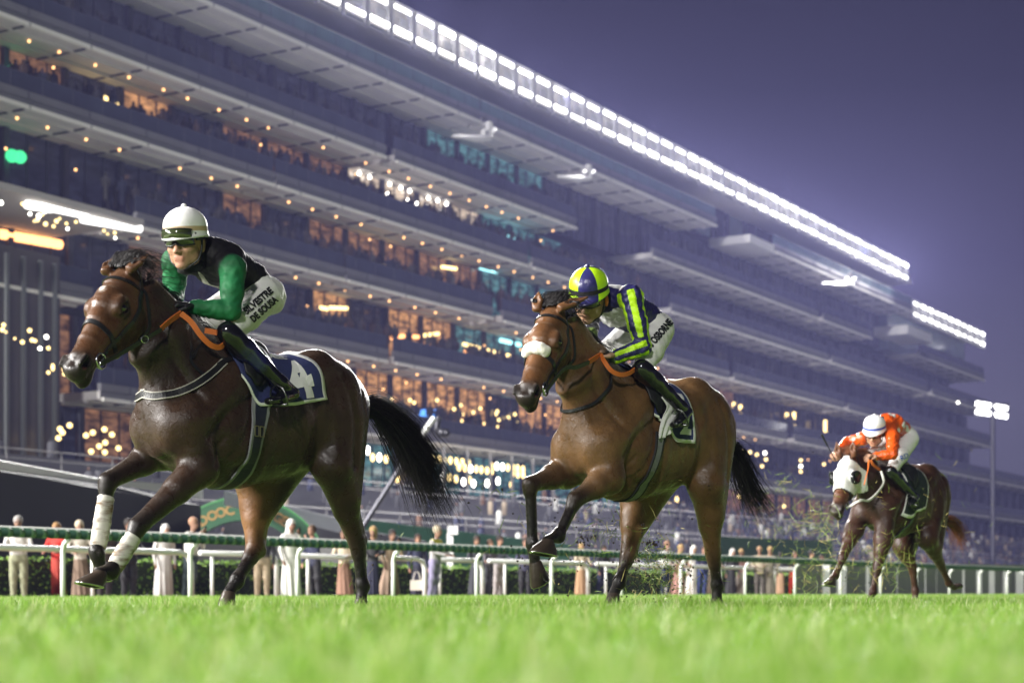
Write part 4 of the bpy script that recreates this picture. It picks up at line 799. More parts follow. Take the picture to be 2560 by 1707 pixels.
def horse_body(S, h):
    """the whole animal as one surface in its own axes (x forward, y left, z up)"""
    B = Body()
    secs = [(.60, 1.13, .15, .21), (.45, 1.15, .21, .31), (.22, 1.19, .255, .42), (-.05, 1.20, .285, .42), (-.35, 1.225, .295, .375), (-.6, 1.29, .28, .35), (-.82, 1.35, .25, .30), (-.94, 1.33, .19, .24)]
    for a, b in zip(secs, secs[1:]): B.seg((a[0], 0, a[1]), (b[0], 0, b[1]), a[2], a[3], b[2], b[3], k=.03, tag='coat', capf=.55)
    B.cap((.20, 0, 1.56), (-.14, 0, 1.585), .07, .06, .12, 'coat')
    for s in (1, -1):
        B.cap((.02, s*.16, 1.50), (.44, s*.17, 1.16), .10, .11, .07, 'coat')            # shoulder blade
        B.ell((.17, s*.205, 1.08), (.17, .085, .17), .06, 'coat')                       # triceps
        B.ell((.575, s*.105, 1.10), (.10, .092, .15), .045, 'coat')                     # breast
        B.cap((-.48, s*.19, 1.47), (-.62, s*.15, 1.54), .08, .09, .09, 'coat')          # point of hip
        B.cap((-.62, s*.10, 1.54), (-.93, s*.07, 1.44), .13, .11, .09, 'coat')          # croup
    # neck
    nk = S['neck']
    for a, b in zip(nk, nk[1:]): B.seg(a[0], b[0], a[1], a[2], b[1], b[2], k=.12, tag='neck', capf=.5)
    for s in (1, -1):                                                                   # windpipe groove and neck muscle
        B.cap((.40, s*.13, 1.36), V(*nk[1][0])+V(.02, s*.075, 0), .075, .05, .06, 'neck')
    # head
    po = V(*S['poll']); y, p = math.radians(S['yaw']), math.radians(S['pitch'])
    hd = V(math.cos(y), math.sin(y), 0); et = hd*math.cos(p)-V(0, 0, 1)*math.sin(p); el = V(-math.sin(y), math.cos(y), 0); ed = np.cross(et, el)
    q = S.get('hsc', 1.18); H = lambda t, d, l: po+et*t+ed*d+el*l
    S['H'] = lambda t, d, l: po+(et*t+ed*d+el*l)*q
    S['axes'] = (et, ed, el); n0 = len(B.p)
    hs = [(-.03, -.01, .13, .062), (.06, .018, .20, .082), (.14, .03, .265, .092), (.22, .03, .275, .092), (.32, .014, .235, .076), (.43, -.001, .165, .061), (.53, -.004, .130, .058), (.595, -.020, .118, .050)]
    for a, b in zip(hs, hs[1:]):
        B.seg(H(a[0], (a[1]-a[2])/2, 0), H(b[0], (b[1]-b[2])/2, 0), a[3], (a[1]+a[2])/2, b[3], (b[1]+b[2])/2, lat=el, k=.02, tag='head', capf=.5)
    for s in (1, -1):
        B.ell(H(.205, -.035, s*.080), (.050, .032, .030), .03, 'head', R=np.stack([et, ed, el], 1))      # brow
        B.cap(H(.26, -.085, s*.062), H(.40, -.075, s*.046), .020, .012, .03, 'head')                     # facial crest
        B.ell(H(.17, -.155, s*.055), (.09, .085, .045), .03, 'head', R=np.stack([et, ed, el], 1))        # cheek
        B.cap(H(.195, -.040, s*.104), H(.245, -.048, s*.098), .010, .008, .012, 'lid')                   # lids
        B.cap(H(.20, -.078, s*.100), H(.24, -.076, s*.096), .007, .006, .012, 'lid')
        B.ell(H(.560, -.042, s*.044), (.040, .032, .024), .02, 'muzzle', R=np.stack([et, ed, el], 1))
        eb = H(.012, .0, s*.068); et_ = eb+V(*S['ears'][0 if s > 0 else 1])
        sd_ = unit(np.cross(et_-eb, ed))
        mid = eb*.5+et_*.5+ed*.004
        B.seg(eb, mid, .026, .022, .034, .018, lat=sd_, k=.025, tag='ear'); B.seg(mid, et_, .034, .018, .006, .006, lat=sd_, k=.01, tag='ear')
        B.cap(eb*.65+et_*.35+ed*.022, eb*.12+et_*.88+ed*.012, .016, .006, .008, 'ear', neg=True)
    B.ell(H(.575, -.125, 0), (.050, .030, .036), .025, 'muzzle', R=np.stack([et, ed, el], 1))           # chin
    B.ell(H(.602, -.062, 0), (.026, .040, .040), .025, 'muzzle', R=np.stack([et, ed, el], 1))
    Rh = np.stack([et, ed, el], 1)
    for s in (1, -1):
        B.ell(H(.212, -.050, s*.116), (.026, .021, .024), .010, 'head', R=Rh, neg=True)
        B.ell(H(.560, -.036, s*.070), (.036, .022, .028), .010, 'muzzle', R=Rh, neg=True); B.cap(H(.535, -.018, s*.060), H(.585, -.016, s*.056), .010, .009, .012, 'muzzle')
        B.cap(H(.50, -.104, s*.062), H(.62, -.100, s*.044), .007, .007, .010, 'muzzle', neg=True)        # mouth line
    sc = lambda x: po+(x-po)*q
    for i in range(n0, len(B.p)):
        t_, a_, b_, c_, d_, k_, g_, n_ = B.p[i]
        if t_ == 'c': B.p[i] = (t_, sc(a_), sc(b_), c_*q, d_*q, k_*q, g_, n_)
        elif t_ == 'e': B.p[i] = (t_, sc(a_), b_*q, c_, d_, k_*q, g_, n_)
        else: B.p[i] = (t_, sc(a_), sc(b_), tuple(x*q for x in c_[:4])+(c_[4],), d_, k_*q, g_, n_)
    # forelegs
    for s, key in ((1, 'FL'), (-1, 'FR')):
        E, K, Fe, Co = [V(*q) for q in S[key][:4]]; sh = V(.50, s*.145, 1.12); rb = unit(V(-1, 0, 0)-unit(Fe-K)*(V(-1, 0, 0) @ unit(Fe-K)))
        B.cap(sh, E, .125, .105, .07, 'coat'); M = E*.62+K*.38
        B.cap(E, M, .105, .080, .05, 'coat'); B.cap(M, K, .078, .046, .03, 'fore'); fa = unit(K-E)
        fr = unit(V(1, 0, .4)-fa*(V(1, 0, .4) @ fa))
        B.cap(E+fr*.03, M+fr*.028+s*V(0, .012, 0), .07, .045, .04, 'coat'); B.cap(M, K+fr*.012-fa*.05, .040, .036, .03, 'fore')
        B.cap(K-fa*.035, K+unit(Fe-K)*.035, .051, .047, .02, 'point'); B.ell(K+fr*.012, (.045, .045, .045), .02, 'point')
        B.cap(K-rb*.0, Fe, .034, .032, .02, 'point'); B.cap(K+rb*.030, Fe+rb*.024, .024, .020, .02, 'point')
        B.cap(Fe-unit(Fe-K)*.012, Fe+unit(Fe-K)*.01+rb*.012, .042, .043, .02, 'point'); B.cap(Fe, Co, .036, .037, .02, 'point')
    # hind legs
    for s, key in ((1, 'HL'), (-1, 'HR')):
        St, Ho, Fe, Co = [V(*q) for q in S[key][:4]]; hip = V(-.76, s*.125, 1.38); c = unit(Fe-Ho); rb = unit(V(-1, 0, .15)-c*(V(-1, 0, .15) @ c)); g = unit(Ho-St)
        gb = unit(V(-1, 0, -.2)-g*(V(-1, 0, -.2) @ g))
        B.cap(hip, St, .195, .125, .08, 'coat'); B.ell(St+V(.02, s*.0, .02), (.11, .09, .12), .05, 'coat')
        lo = St*.55+Ho*.45+gb*.055
        B.cap((-.92, s*.105, 1.32), lo, .15, .08, .09, 'coat'); B.cap((-.84, s*.17, 1.25), St*.6+Ho*.4+s*V(0, .02, 0), .13, .075, .06, 'coat')
        gt = 'lit_tint' if s < 0 else 'coat'; B.cap(St, St*.45+Ho*.55, .122, .080, .04, gt); B.cap(St*.45+Ho*.55, Ho, .078, .050, .03, gt)  # far hind leg takes a paler tint that paints the light falling on it
        B.cap(lo, Ho+rb*.062-c*.02, .05, .026, .03, 'lit_tint' if s < 0 else 'coat'); B.cap(Ho-c*.03+rb*.055, Ho+c*.06+rb*.03, .030, .030, .02, 'point')
        B.cap(Ho-c*.03, Ho+c*.06, .052, .044, .025, 'hock'); B.cap(Ho+c*.05, Fe, .038, .034, .02, 'point'); B.cap(Ho+rb*.034+c*.05, Fe+rb*.022, .024, .021, .02, 'point')
        B.cap(Fe-c*.01, Fe+c*.012+rb*.012, .044, .045, .02, 'point'); B.cap(Fe, Co, .037, .038, .02, 'point')
    B.cap((-.98, 0, 1.47), V(-.98, 0, 1.47)+unit(V(*S['tail'][1])-V(*S['tail'][0]))*.16, .05, .03, .05, 'point')   # dock
    v, f = B.mesh(h)
    # muscles, ribs and veins pressed into or raised from the skin (x, z) on both flanks: amount, width
    strokes = [([(.00, 1.52), (.07, 1.32), (.14, 1.10), (.24, .95)], -.013, .030), ([(.06, 1.54), (.28, 1.32), (.44, 1.16)], .010, .035), ([(.44, 1.04), (.27, 1.20), (.08, 1.30)], -.012, .024),
               ([(.34, 1.28), (.20, 1.40), (.10, 1.46)], -.008, .022), ([(-.40, 1.45), (-.47, 1.22), (-.50, 1.04)], -.014, .055), ([(-.70, 1.50), (-.78, 1.20), (-.80, .95)], -.013, .028), ([(-.60, 1.42), (-.62, 1.2), (-.62, 1.02)], .010, .04),
               ([(-.88, 1.42), (-.92, 1.15), (-.92, .95)], -.010, .024), ([(-.50, .99), (-.25, .93), (.05, .90), (.16, .98)], .005, .010), ([(.66, 1.66), (.56, 1.45), (.46, 1.26)], -.014, .028), ([(.64, 1.80), (.42, 1.58), (.20, 1.48)], .009, .045),
               ([(.30, 1.05), (.36, .95), (.40, .88)], -.008, .018), ([(.20, 1.0), (.29, .93)], .007, .02), ([(-.52, 1.36), (-.42, 1.18)], .008, .03)]
    strokes += [([(-.06-.075*i, 1.40), (-.10-.080*i, 1.20), (-.17-.080*i, 1.02)], .0018, .018) for i in range(5)]
    for pl, amp, w in strokes:
        for s in (1, -1):
            ql = spline([V(x, 0, z) for x, z in pl], 28); ql = B.trace([p+V(0, s*.6, 0) for p in ql], V(0, -s, 0), .6); ql = ql[~np.isnan(ql[:, 0])]
            if len(ql) < 4: continue
            m = np.where((v[:, 1]*s > .02) & np.all(v > ql.min(0)-3*w, 1) & np.all(v < ql.max(0)+3*w, 1))[0]
            if not len(m): continue
            d = np.min(np.linalg.norm(v[m][:, None]-ql[None], axis=2), axis=1); fade = 1.0; v[m] += B.grad(v[m])*(amp*np.exp(-(d/w)**2))[:, None]
    return B, v, f
EYE = lambda: mat('dark_eye', (.008, .005, .004), .06, .1, 10, spec=.8, coat=1.0)
def coat_cols(B, v, S, coat, dark, point, muzzle, face=None, star=None):
    col = B.tags(v, dict(coat=coat, lit_tint=S.get('lit_tint', coat), neck=dark, head=face or coat, ear=face or coat, lid=point, muzzle=muzzle, fore=tuple(.5*a+.5*b for a, b in zip(coat, point)), point=point, hock=tuple(.35*a+.65*b for a, b in zip(coat, point))), .022, coat)
    po = V(*S['poll']); et, ed, el = S['axes']; q = S.get('hsc', 1.18); d = (v-po)/q
    t, dd, l = d @ et, d @ ed, d @ el
    if star is not None:
        for (a, b, r) in star:
            w = np.clip(1.6-np.hypot((t-a)/1.5, l-b)/r+.5*np.sin(v[:, 2]*310)*np.sin(v[:, 0]*270), 0, 1)*(dd > -.05)
            col = col*(1-w[:, None])+w[:, None]*V(.55, .5, .45)
    w = np.clip((t-.47)/.09, 0, 1)*(dd > -.3)*(np.abs(l) < .12)*(t < .8); w = (w*w*(3-2*w)*.9)[:, None]; col = col*(1-w)+w*V(*muzzle)
    for s in (1, -1):
        w = (.75*np.exp(-(np.linalg.norm(d-(et*.213-ed*.05+el*s*.095), axis=1)/.038)**2))[:, None]; col = col*(1-w)+w*V(*point)
        w = np.exp(-(np.linalg.norm(d-(et*.562-ed*.038+el*s*.056), axis=1)/.026)**2)[:, None]; col = col*(1-w)+w*V(.006, .005, .005)
    # pink inside the nostrils
    for s in (1, -1):
        w = np.clip(1.3-np.linalg.norm(d-(et*.583-ed*.046+el*s*.056), axis=1)/.011, 0, 1)[:, None]
        col = col*(1-w)+w*V(.10, .03, .025)
    return col
def eyes(S, parent):
    for s in (1, -1):
        c = S['H'](.213, -.050, s*.090); b = bmesh.new(); bmesh.ops.create_uvsphere(b, u_segments=20, v_segments=12, radius=.0245)
        me = bpy.data.meshes.new('eye'); b.to_mesh(me); b.free(); me.materials.append(EYE()); me.polygons.foreach_set('use_smooth', [True]*len(me.polygons))
        link('eye', me, parent, c)
def head_ring(B, S, t, dc, angles, tilt=0.0, R=.35):
    """points round the head at distance t from the poll; angle 0 = front of the face, 90 = left"""
    H = S['H']; et, ed, el = S['axes']; out = []
    for a in angles:
        r = math.radians(a); D = ed*math.cos(r)+el*math.sin(r)+et*tilt*math.cos(r)
        c = H(t, dc, 0); out.append(B.trace([c+D*R], [-D])[0])
    return out
def bridle(B, S, root, m, nose_t=.355, nose_tilt=-.22, noseband=True, flash=False, brow=True, bit_t=.475):
    H = S['H']; et, ed, el = S['axes']; r = empty('bridle'); r.parent = root
    side = lambda t, d, s: B.trace([H(t, d, s*.3)], [-el*s])[0]
    if brow: strap(B, head_ring(B, S, .055, -.06, range(-105, 106, 15), .25), .026, .003, 'browband', m, r, 40)
    strap(B, [side(-.005, -.10, s) for s in (1,)]+head_ring(B, S, -.045, -.05, (80, 50, 20, -20, -50, -80), .2)+[side(-.005, -.10, -1)], .024, .003, 'headpiece', m, r, 40)
    for s in (1, -1):
        strap(B, [side(t, d, s) for t, d in ((-.01, -.09), (.08, -.115), (.17, -.13), (.27, -.128), (.36, -.115), (.43, -.105), (bit_t, -.105))], .022, .003, 'cheek_strap', m, r, 40)
        strap(B, [side(t, d, s) for t, d in ((-.01, -.09), (.07, -.17), (.14, -.235))]+[H(.17, -.285, s*.02)], .016, .003, 'throat_strap', m, r, 30)
        c = H(bit_t+.012, -.105, s*.066); pts = [c+et*.036*q*math.cos(a)+ed*.036*q*math.sin(a) for q in (1.15,) for a in np.linspace(0, 2*math.pi, 21)]
        a, f = tube_vf(pts, .0065, 8, False); mesh_obj('bit_ring', a, f, steel(), r)
        a, f = tube_vf([H(bit_t-.05, -.108, s*.068), H(bit_t+.05, -.108, s*.064)], .0055, 8); mesh_obj('bit_bar', a, f, steel(), r)
    if noseband:
        strap(B, head_ring(B, S, nose_t, -.06, range(-150, 151, 15), nose_tilt), .028, .004, 'noseband', m, r, 60)
    if flash: strap(B, head_ring(B, S, .46, -.07, range(-170, 171, 20), .18), .017, .003, 'flash_strap', m, r, 60)
    return r

class Cloth:
    """a cloth lying over the back: u runs from front to rear, v from -1 (right hem) through 0 (spine) to 1 (left hem)"""
    def __init__(s, B, top, bot, off=.014, nu=30, nv=44, zc=1.22, wave=.004):
        U = np.linspace(0, 1, nu); VV = np.linspace(-1, 1, nv); s.nu, s.nv = nu, nv
        tx = np.interp(U, np.linspace(0, 1, len(top)), top); bx = np.interp(U, np.linspace(0, 1, len(bot)), [b[0] for b in bot]); ph = np.interp(U, np.linspace(0, 1, len(bot)), [b[1] for b in bot])
        P = []; D = []
        for i in range(nu):
            for v in VV:
                a = abs(v); x = tx[i]+(bx[i]-tx[i])*a**1.3; an = ph[i]*v; d = V(0, math.sin(an), math.cos(an)); P.append(V(x, 0, zc)+d*.9); D.append(-d)
        Q = B.trace(np.array(P), np.array(D)); N = B.grad(Q)
        uu = np.repeat(U, nv); vv = np.tile(VV, nu)
        s.P = (Q+N*(off+wave*np.abs(vv)*(np.sin(uu*21+vv*5)+.6*np.sin(uu*9-vv*14)))[:, None]).reshape(nu, nv, 3); s.N = N.reshape(nu, nv, 3)
    def at(s, u, v, off=0.0):
        a = np.clip(np.asarray(u, float)*(s.nu-1), 0, s.nu-1.001); b = np.clip((np.asarray(v, float)+1)/2*(s.nv-1), 0, s.nv-1.001)
        i, j = a.astype(int), b.astype(int); x, y = (a-i)[:, None], (b-j)[:, None]
        f = lambda G: G[i, j]*(1-x)*(1-y)+G[i+1, j]*x*(1-y)+G[i, j+1]*(1-x)*y+G[i+1, j+1]*x*y
        return f(s.P)+off*f(s.N)
    def build(s, name, m, parent, border=None, bw=1, front=False):
        v = s.P.reshape(-1, 3); f = []; mi = []
        for i in range(s.nu-1):
            for j in range(s.nv-1):
                f.append((i*s.nv+j, i*s.nv+j+1, (i+1)*s.nv+j+1, (i+1)*s.nv+j))
                e = border is not None and (j < bw or j >= s.nv-1-bw or i >= s.nu-1-bw or (front and i < bw)); mi.append(1 if e else 0)
        o = mesh_obj(name, v, f, [m]+([border] if border else []), parent, True, mi)
        md = o.modifiers.new('thickness', 'SOLIDIFY'); md.thickness = .008; md.offset = 1
        return o
def print_on_cloth(cl, txt, uc, vc, height, rot, m, parent, name, aspect=1.0, **kw):
    """lettering laid on the cloth; height in metres along v"""
    v, f = text_mesh(txt, height, **kw); a = math.radians(rot)
    su = np.linalg.norm(cl.P[-1, 3*cl.nv//4]-cl.P[0, 3*cl.nv//4]); sv = sum(np.linalg.norm(cl.P[cl.nu//2, j+1]-cl.P[cl.nu//2, j]) for j in range(cl.nv//2, cl.nv-1))
    x = (v[:, 0]*math.cos(a)-v[:, 1]*math.sin(a))*aspect; y = v[:, 0]*math.sin(a)+v[:, 1]*math.cos(a)
    P = cl.at(uc+x/su, vc-y/sv, .0125)
    return mesh_obj(name, P, f, m, parent, False)
def phi(p, zc=1.22): return math.atan2(p[1], p[2]-zc)

def tail_hair(S, W, pts_px, n, spread, m, parent, seed, rad=.0024, side=0.0):
    """the tail streams out along the given pixels: a thick dock thinning to loose ends"""
    rg = np.random.default_rng(seed); base = [V(*W.px(x, y, side*i)) for i, (x, y) in enumerate(pts_px)]; R = []
    for i in range(n):
        r = rg.normal(size=3); ln = rg.uniform(.5, 1.08); lean = rg.normal(size=3)*.45; bow = rg.normal(size=3)*.32; lock = V(math.sin(i % 17*2.4), math.cos(i % 17*1.7), math.sin(i % 17*4.1))*.35
        q = []
        for j, b in enumerate(base):
            t = j/(len(base)-1); w = spread*(.13+.87*t**.75)
            q.append(b+(r*.5+(lean+lock)*t+bow*math.sin(t*3.1))*w*V(.8, .6, .8)+V(0, 0, -.03*t*t*rg.uniform(.0, 1.6)))
        k = max(3, int(round(len(q)*ln))); R.append((q[:k+1] if k < len(q) else q, rg.uniform(.5, 1.25)))
    return hair('tail', R, m, parent, 10, rad)
def mane_hair(S, B, m, parent, seed, n=650, length=.26, lift=.035, side=-.02):
    """the mane blown back along the crest, the forelock thrown up between the ears"""
    rg = np.random.default_rng(seed); R = []
    nk = S['neck']; H = S['H']; et, ed, el = S['axes']
    crest = spline([V(.02, 0, 1.75)]+[V(*nk[i][0])+V(-.12, 0, .24) for i in (0, 1)]+[H(-.13, .06, 0)], 60); crest = B.trace(np.array(crest)+V(-.10, 0, .16), V(.35, 0, -.94))
    crest = crest[~np.isnan(crest[:, 0])]; T = -np.gradient(crest, axis=0); T /= np.linalg.norm(T, axis=1)[:, None]
    for i in range(n):
        j = rg.integers(6, len(crest)-1); c = crest[j]+V(0, rg.normal()*.010, -.004); L = length*rg.uniform(.45, 1.2); t = T[j]; up = unit(V(0, 0, 1)-t*t[2]); s = side+rg.normal()*.022; h = lift*rg.uniform(.1, 1.3); d = rg.normal()*.02
        R.append(([c, c+t*L*.3+up*h+V(0, s*.5, 0), c+t*L*.65+up*(h*.8+d)+V(0, s*1.3, 0), c+t*L+up*(h*.2+d*1.6)+V(0, s*2.2, 0)], rg.uniform(.5, 1.3)))
    hair('mane', R, m, parent, 9, .0021)
    R = []
    for i in range(n//2):
        c = H(rg.uniform(-.07, .0), .010, rg.normal()*.030); s = rg.normal()*.03; k = rg.uniform(.35, 1.05)
        R.append(([c, c+V(-.015*k, s*.3, .030*k), c+V(-.06*k, s*.8+.006, .050*k), c+V(-.14*k, s*1.6+.02, .034*k+rg.normal()*.008), c+V(-.25*k, s*2.4+.04, -.02+rg.normal()*.02)], rg.uniform(.5, 1.3)))
    hair('forelock', R, m, parent, 13, .0021)

def rein(W, B, pts, wid, m, parent, name='rein', n=40, thick=.004):
    """free strap through points of the form (px, py, left)"""
    P = np.array(spline([V(*W.px(*p)) if len(p) == 3 else V(*p[1:]) for p in pts], n)); T = np.gradient(P, axis=0); T /= np.linalg.norm(T, axis=1)[:, None]
    Up = V(0, .25, 1); Bn = Up-T*(T @ Up)[:, None]; Bn /= np.linalg.norm(Bn, axis=1)[:, None]; N = np.cross(T, Bn); v = []; f = []
    for i in range(n):
        for a, b in ((-1, -1), (1, -1), (1, 1), (-1, 1)): v.append(P[i]+Bn[i]*a*wid/2+N[i]*b*thick)
    for i in range(n-1):
        for j in range(4): f.append((i*4+j, i*4+(j+1) % 4, i*4+4+(j+1) % 4, i*4+4+j))
    f += [(3, 2, 1, 0), tuple((n-1)*4+j for j in range(4))]
    return mesh_obj(name, v, f, m, parent, False)
def wrap(name, a, b, r0, r1, m, parent, back, seed=0, bell=.0):
    """a bandage round the cannon bone from a to b"""
    rg = np.random.default_rng(seed); n, k = 22, 26; a, b = V(*a), V(*b); ax = unit(b-a); bk = unit(back-ax*(back @ ax)); sd = np.cross(ax, bk); v = []; f = []
    for i in range(k):
        t = i/(k-1); c = a+(b-a)*t+bk*.010; r = r0+(r1-r0)*t+bell*math.sin(math.pi*t)+.0013*math.sin(t*31+1.3*math.sin(t*9))
        if i in (0, k-1): r *= .9
        for j in range(n):
            an = 2*math.pi*j/n; v.append(c+bk*r*1.28*math.cos(an)+sd*r*math.sin(an)+rg.normal(size=3)*.0007)
    for i in range(k-1):
        for j in range(n): f.append((i*n+j, i*n+(j+1) % n, (i+1)*n+(j+1) % n, (i+1)*n+j))
    return mesh_obj(name, v, f, m, parent, True)
def soles(S, W, root, m, keys):
    """hooves: each leg's last entry gives (coronet, toe, heel)"""
    for k in keys:
        s = 1 if k[1] == 'L' else -1; Co, toe, heel = S[k][3], S[k][4], S[k][5]
        hoof('hoof', Co, toe, heel, V(0, 1, 0), m, root)

HOOF = lambda: mat('hoof_horn', (.045, .033, .024), .35, .4, 14, .15, 60)
def horse_one():
    W = Place(578, 10.75, 37); px = lambda *a: V(*W.px(*a))
    root = empty('horse', 'dark bay racehorse in the lead with white foreleg bandages and saddlecloth 4', 'horse', (W.O[0], W.O[1], 0), W.rz, 'racehorses galloping along the turf')
    S = dict(poll=px(296, 672, 0), yaw=12, pitch=53, hsc=1.24, ears=[(-.085, .03, .075), (-.07, -.03, .075)],
             neck=[((.29, 0, 1.33), .185, .37), ((.56, 0, 1.64), .12, .25), (px(345, 738, 0), .088, .16)])
    S['FL'] = [px(500, 1170, .17), px(345, 1316, .14), px(278, 1424, .13), px(250, 1432, .13), px(190, 1453, .12), px(262, 1470, .13)]
    S['FR'] = [px(410, 1125, -.17), px(268, 1204, -.14), px(240, 1380, -.13), px(252, 1418, -.13), px(232, 1455, -.13), px(275, 1448, -.13)]
    S['HL'] = [px(830, 1165, .2), px(893, 1362, .14), px(905, 1462, .13), px(903, 1500, .13)]; S['HL'] += [V(S['HL'][3][0]+.09, .13, .005), V(S['HL'][3][0]-.05, .13, .005)]
    S['HR'] = [px(640, 1205, -.17), px(635, 1372, -.13), px(592, 1448, -.12), px(572, 1482, -.12)]; S['HR'] += [V(S['HR'][3][0]+.10, -.12, .02), V(S['HR'][3][0]-.04, -.12, .005)]
    S['tail'] = [px(898, 1005, 0), px(1000, 1060, 0)]; S['lit_tint'] = (.17, .080, .034)  # far hind leg colour brightened to carry the floodlight on it
    B, v, f = horse_body(S, H_RES)
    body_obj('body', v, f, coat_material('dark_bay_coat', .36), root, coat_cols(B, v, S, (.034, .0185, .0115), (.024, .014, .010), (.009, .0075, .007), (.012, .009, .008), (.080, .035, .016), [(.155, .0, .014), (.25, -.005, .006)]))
    eyes(S, root); soles(S, W, root, HOOF(), ('FL', 'FR', 'HL', 'HR'))
    wb = bpy.data.materials.new('soiled_bandage'); wb.use_nodes = True; N, L = nodes_of(wb); t_ = N.new('ShaderNodeTexCoord'); mp = N.new('ShaderNodeMapping'); mp.inputs['Scale'].default_value = (5, 5, 16); nz = N.new('ShaderNodeTexNoise'); nz.inputs['Scale'].default_value = 1.6; nz.inputs['Detail'].default_value = 6
    L.new(t_.outputs['Object'], mp.inputs[0]); L.new(mp.outputs[0], nz.inputs[0]); rp_ = N.new('ShaderNodeValToRGB'); e = rp_.color_ramp.elements; e[0].position = .42; e[0].color = (.64, .61, .56, 1); e[1].position = .62; e[1].color = (.17, .105, .055, 1); L.new(nz.outputs['Fac'], rp_.inputs[0]); L.new(rp_.outputs[0], N['Principled BSDF'].inputs['Base Color']); N['Principled BSDF'].inputs['Roughness'].default_value = .9
    for k, i in (('FL', 1), ('FR', 2)):
        a, b = S[k][1], S[k][2]; wrap('leg_bandage', a+(b-a)*.20, a+(b-a)*.93, .040, .040, wb, root, V(-1, 0, -.3), i, .003)
    bl = leather(); br = bridle(B, S, root, bl)
    hm = mat('black_hair', (.010, .008, .008), .55, .3, 30, spec=.3)
    tail_hair(S, W, [(898, 1008), (940, 1018), (985, 1055), (1025, 1110), (1060, 1172), (1090, 1240)], 1500, .19, hm, root, 3, .0021)
    mane_hair(S, B, hm, root, 5)
    navy = mat('navy_cloth', (.026, .034, .115), .75, .2, 18, .35, 70); white = mat('white_cloth', (.74, .74, .72), .8, .06, 12, .2, 90)
    # saddlecloth, number, girth, saddle
    hb = W.hit(B, [(590, 905), (655, 1015), (812, 1000)]); fb, mb, rb = hb
    fr_ = W.hit(B, [(600, 925)])[0]
    cl = Cloth(B, [.19, -.04, -.26, -.46], [(fb[0]+.01, phi(fb)+.30), (mb[0]+.03, phi(mb)+.02), (mb[0]*.5+rb[0]*.5, phi(mb)*.5+phi(rb)*.5+.06), (rb[0], phi(rb))])
    cl.build('saddlecloth', navy, root, white, 1)
    S['cloth'] = cl
    print_on_cloth(cl, '4', .75, .64, .31, 0, white, root, 'number', .85, bold=.05)
    print_on_cloth(cl, 'MEEL', .66, .25, .05, 0, white, root, 'sponsor_lettering', 1.0, bold=.01)
    return W, root, S, B, br
def patch(W, B, rows, off, name, m, parent, nu=14, nv=14, border=None, wave=.01, thick=.006, mir=False):
    """a flap of cloth: rows of photograph pixels, laid on the animal and lifted by `off`"""
    G = []
    for r in rows:
        h = W.hit(B, r); ok = ~np.isnan(h[:, 0]); h = h[ok]; G.append(np.array(spline(h, nu)))
    G = np.array(G); G = np.stack([np.array(spline(G[:, i], nv)) for i in range(nu)], 0); N = B.grad(G.reshape(-1, 3)).reshape(G.shape)
    i, j = np.meshgrid(np.arange(nu), np.arange(nv), indexing='ij'); o = off(j/(nv-1)) if callable(off) else off
    G = G+N*(o+wave*np.sin(i*.9+j*.35)*(j/(nv-1)))[..., None]
    f = [(a*nv+b, a*nv+b+1, a*nv+nv+b+1, a*nv+nv+b) for a in range(nu-1) for b in range(nv-1)]
    mi = [1 if border and (a in (0, nu-2) or b == nv-2) else 0 for a in range(nu-1) for b in range(nv-1)]
    ob = mesh_obj(name, G.reshape(-1, 3), f, [m]+([border] if border else []), parent, True, mi); md = ob.modifiers.new('thickness', 'SOLIDIFY'); md.thickness = thick; md.offset = 0
    return ob
def girth_of(W, B, pts, width, name, m, parent, edge=None, n=60):
    h = W.hit(B, pts); h = h[~np.isnan(h[:, 0])]; x = h[-1][0]
    bot = B.trace([V(x+.02, 0, .4)], [V(0, 0, 1)])[0]; mir = h[::-1]*V(1, -1, 1)
    return strap(B, list(h)+[bot]+list(mir), width, .008, name, m, parent, n, .006, True, edge)
def mirror_loop(h, B=None):
    mid = (h[-1]*V(1, 0, 1)+V(.02, 0, -.005)); mid = B.trace([mid+V(.4, 0, 0)], [V(-1, 0, 0)])[0] if B is not None else mid
    return list(h)+[mid]+list(h[::-1]*V(1, -1, 1))

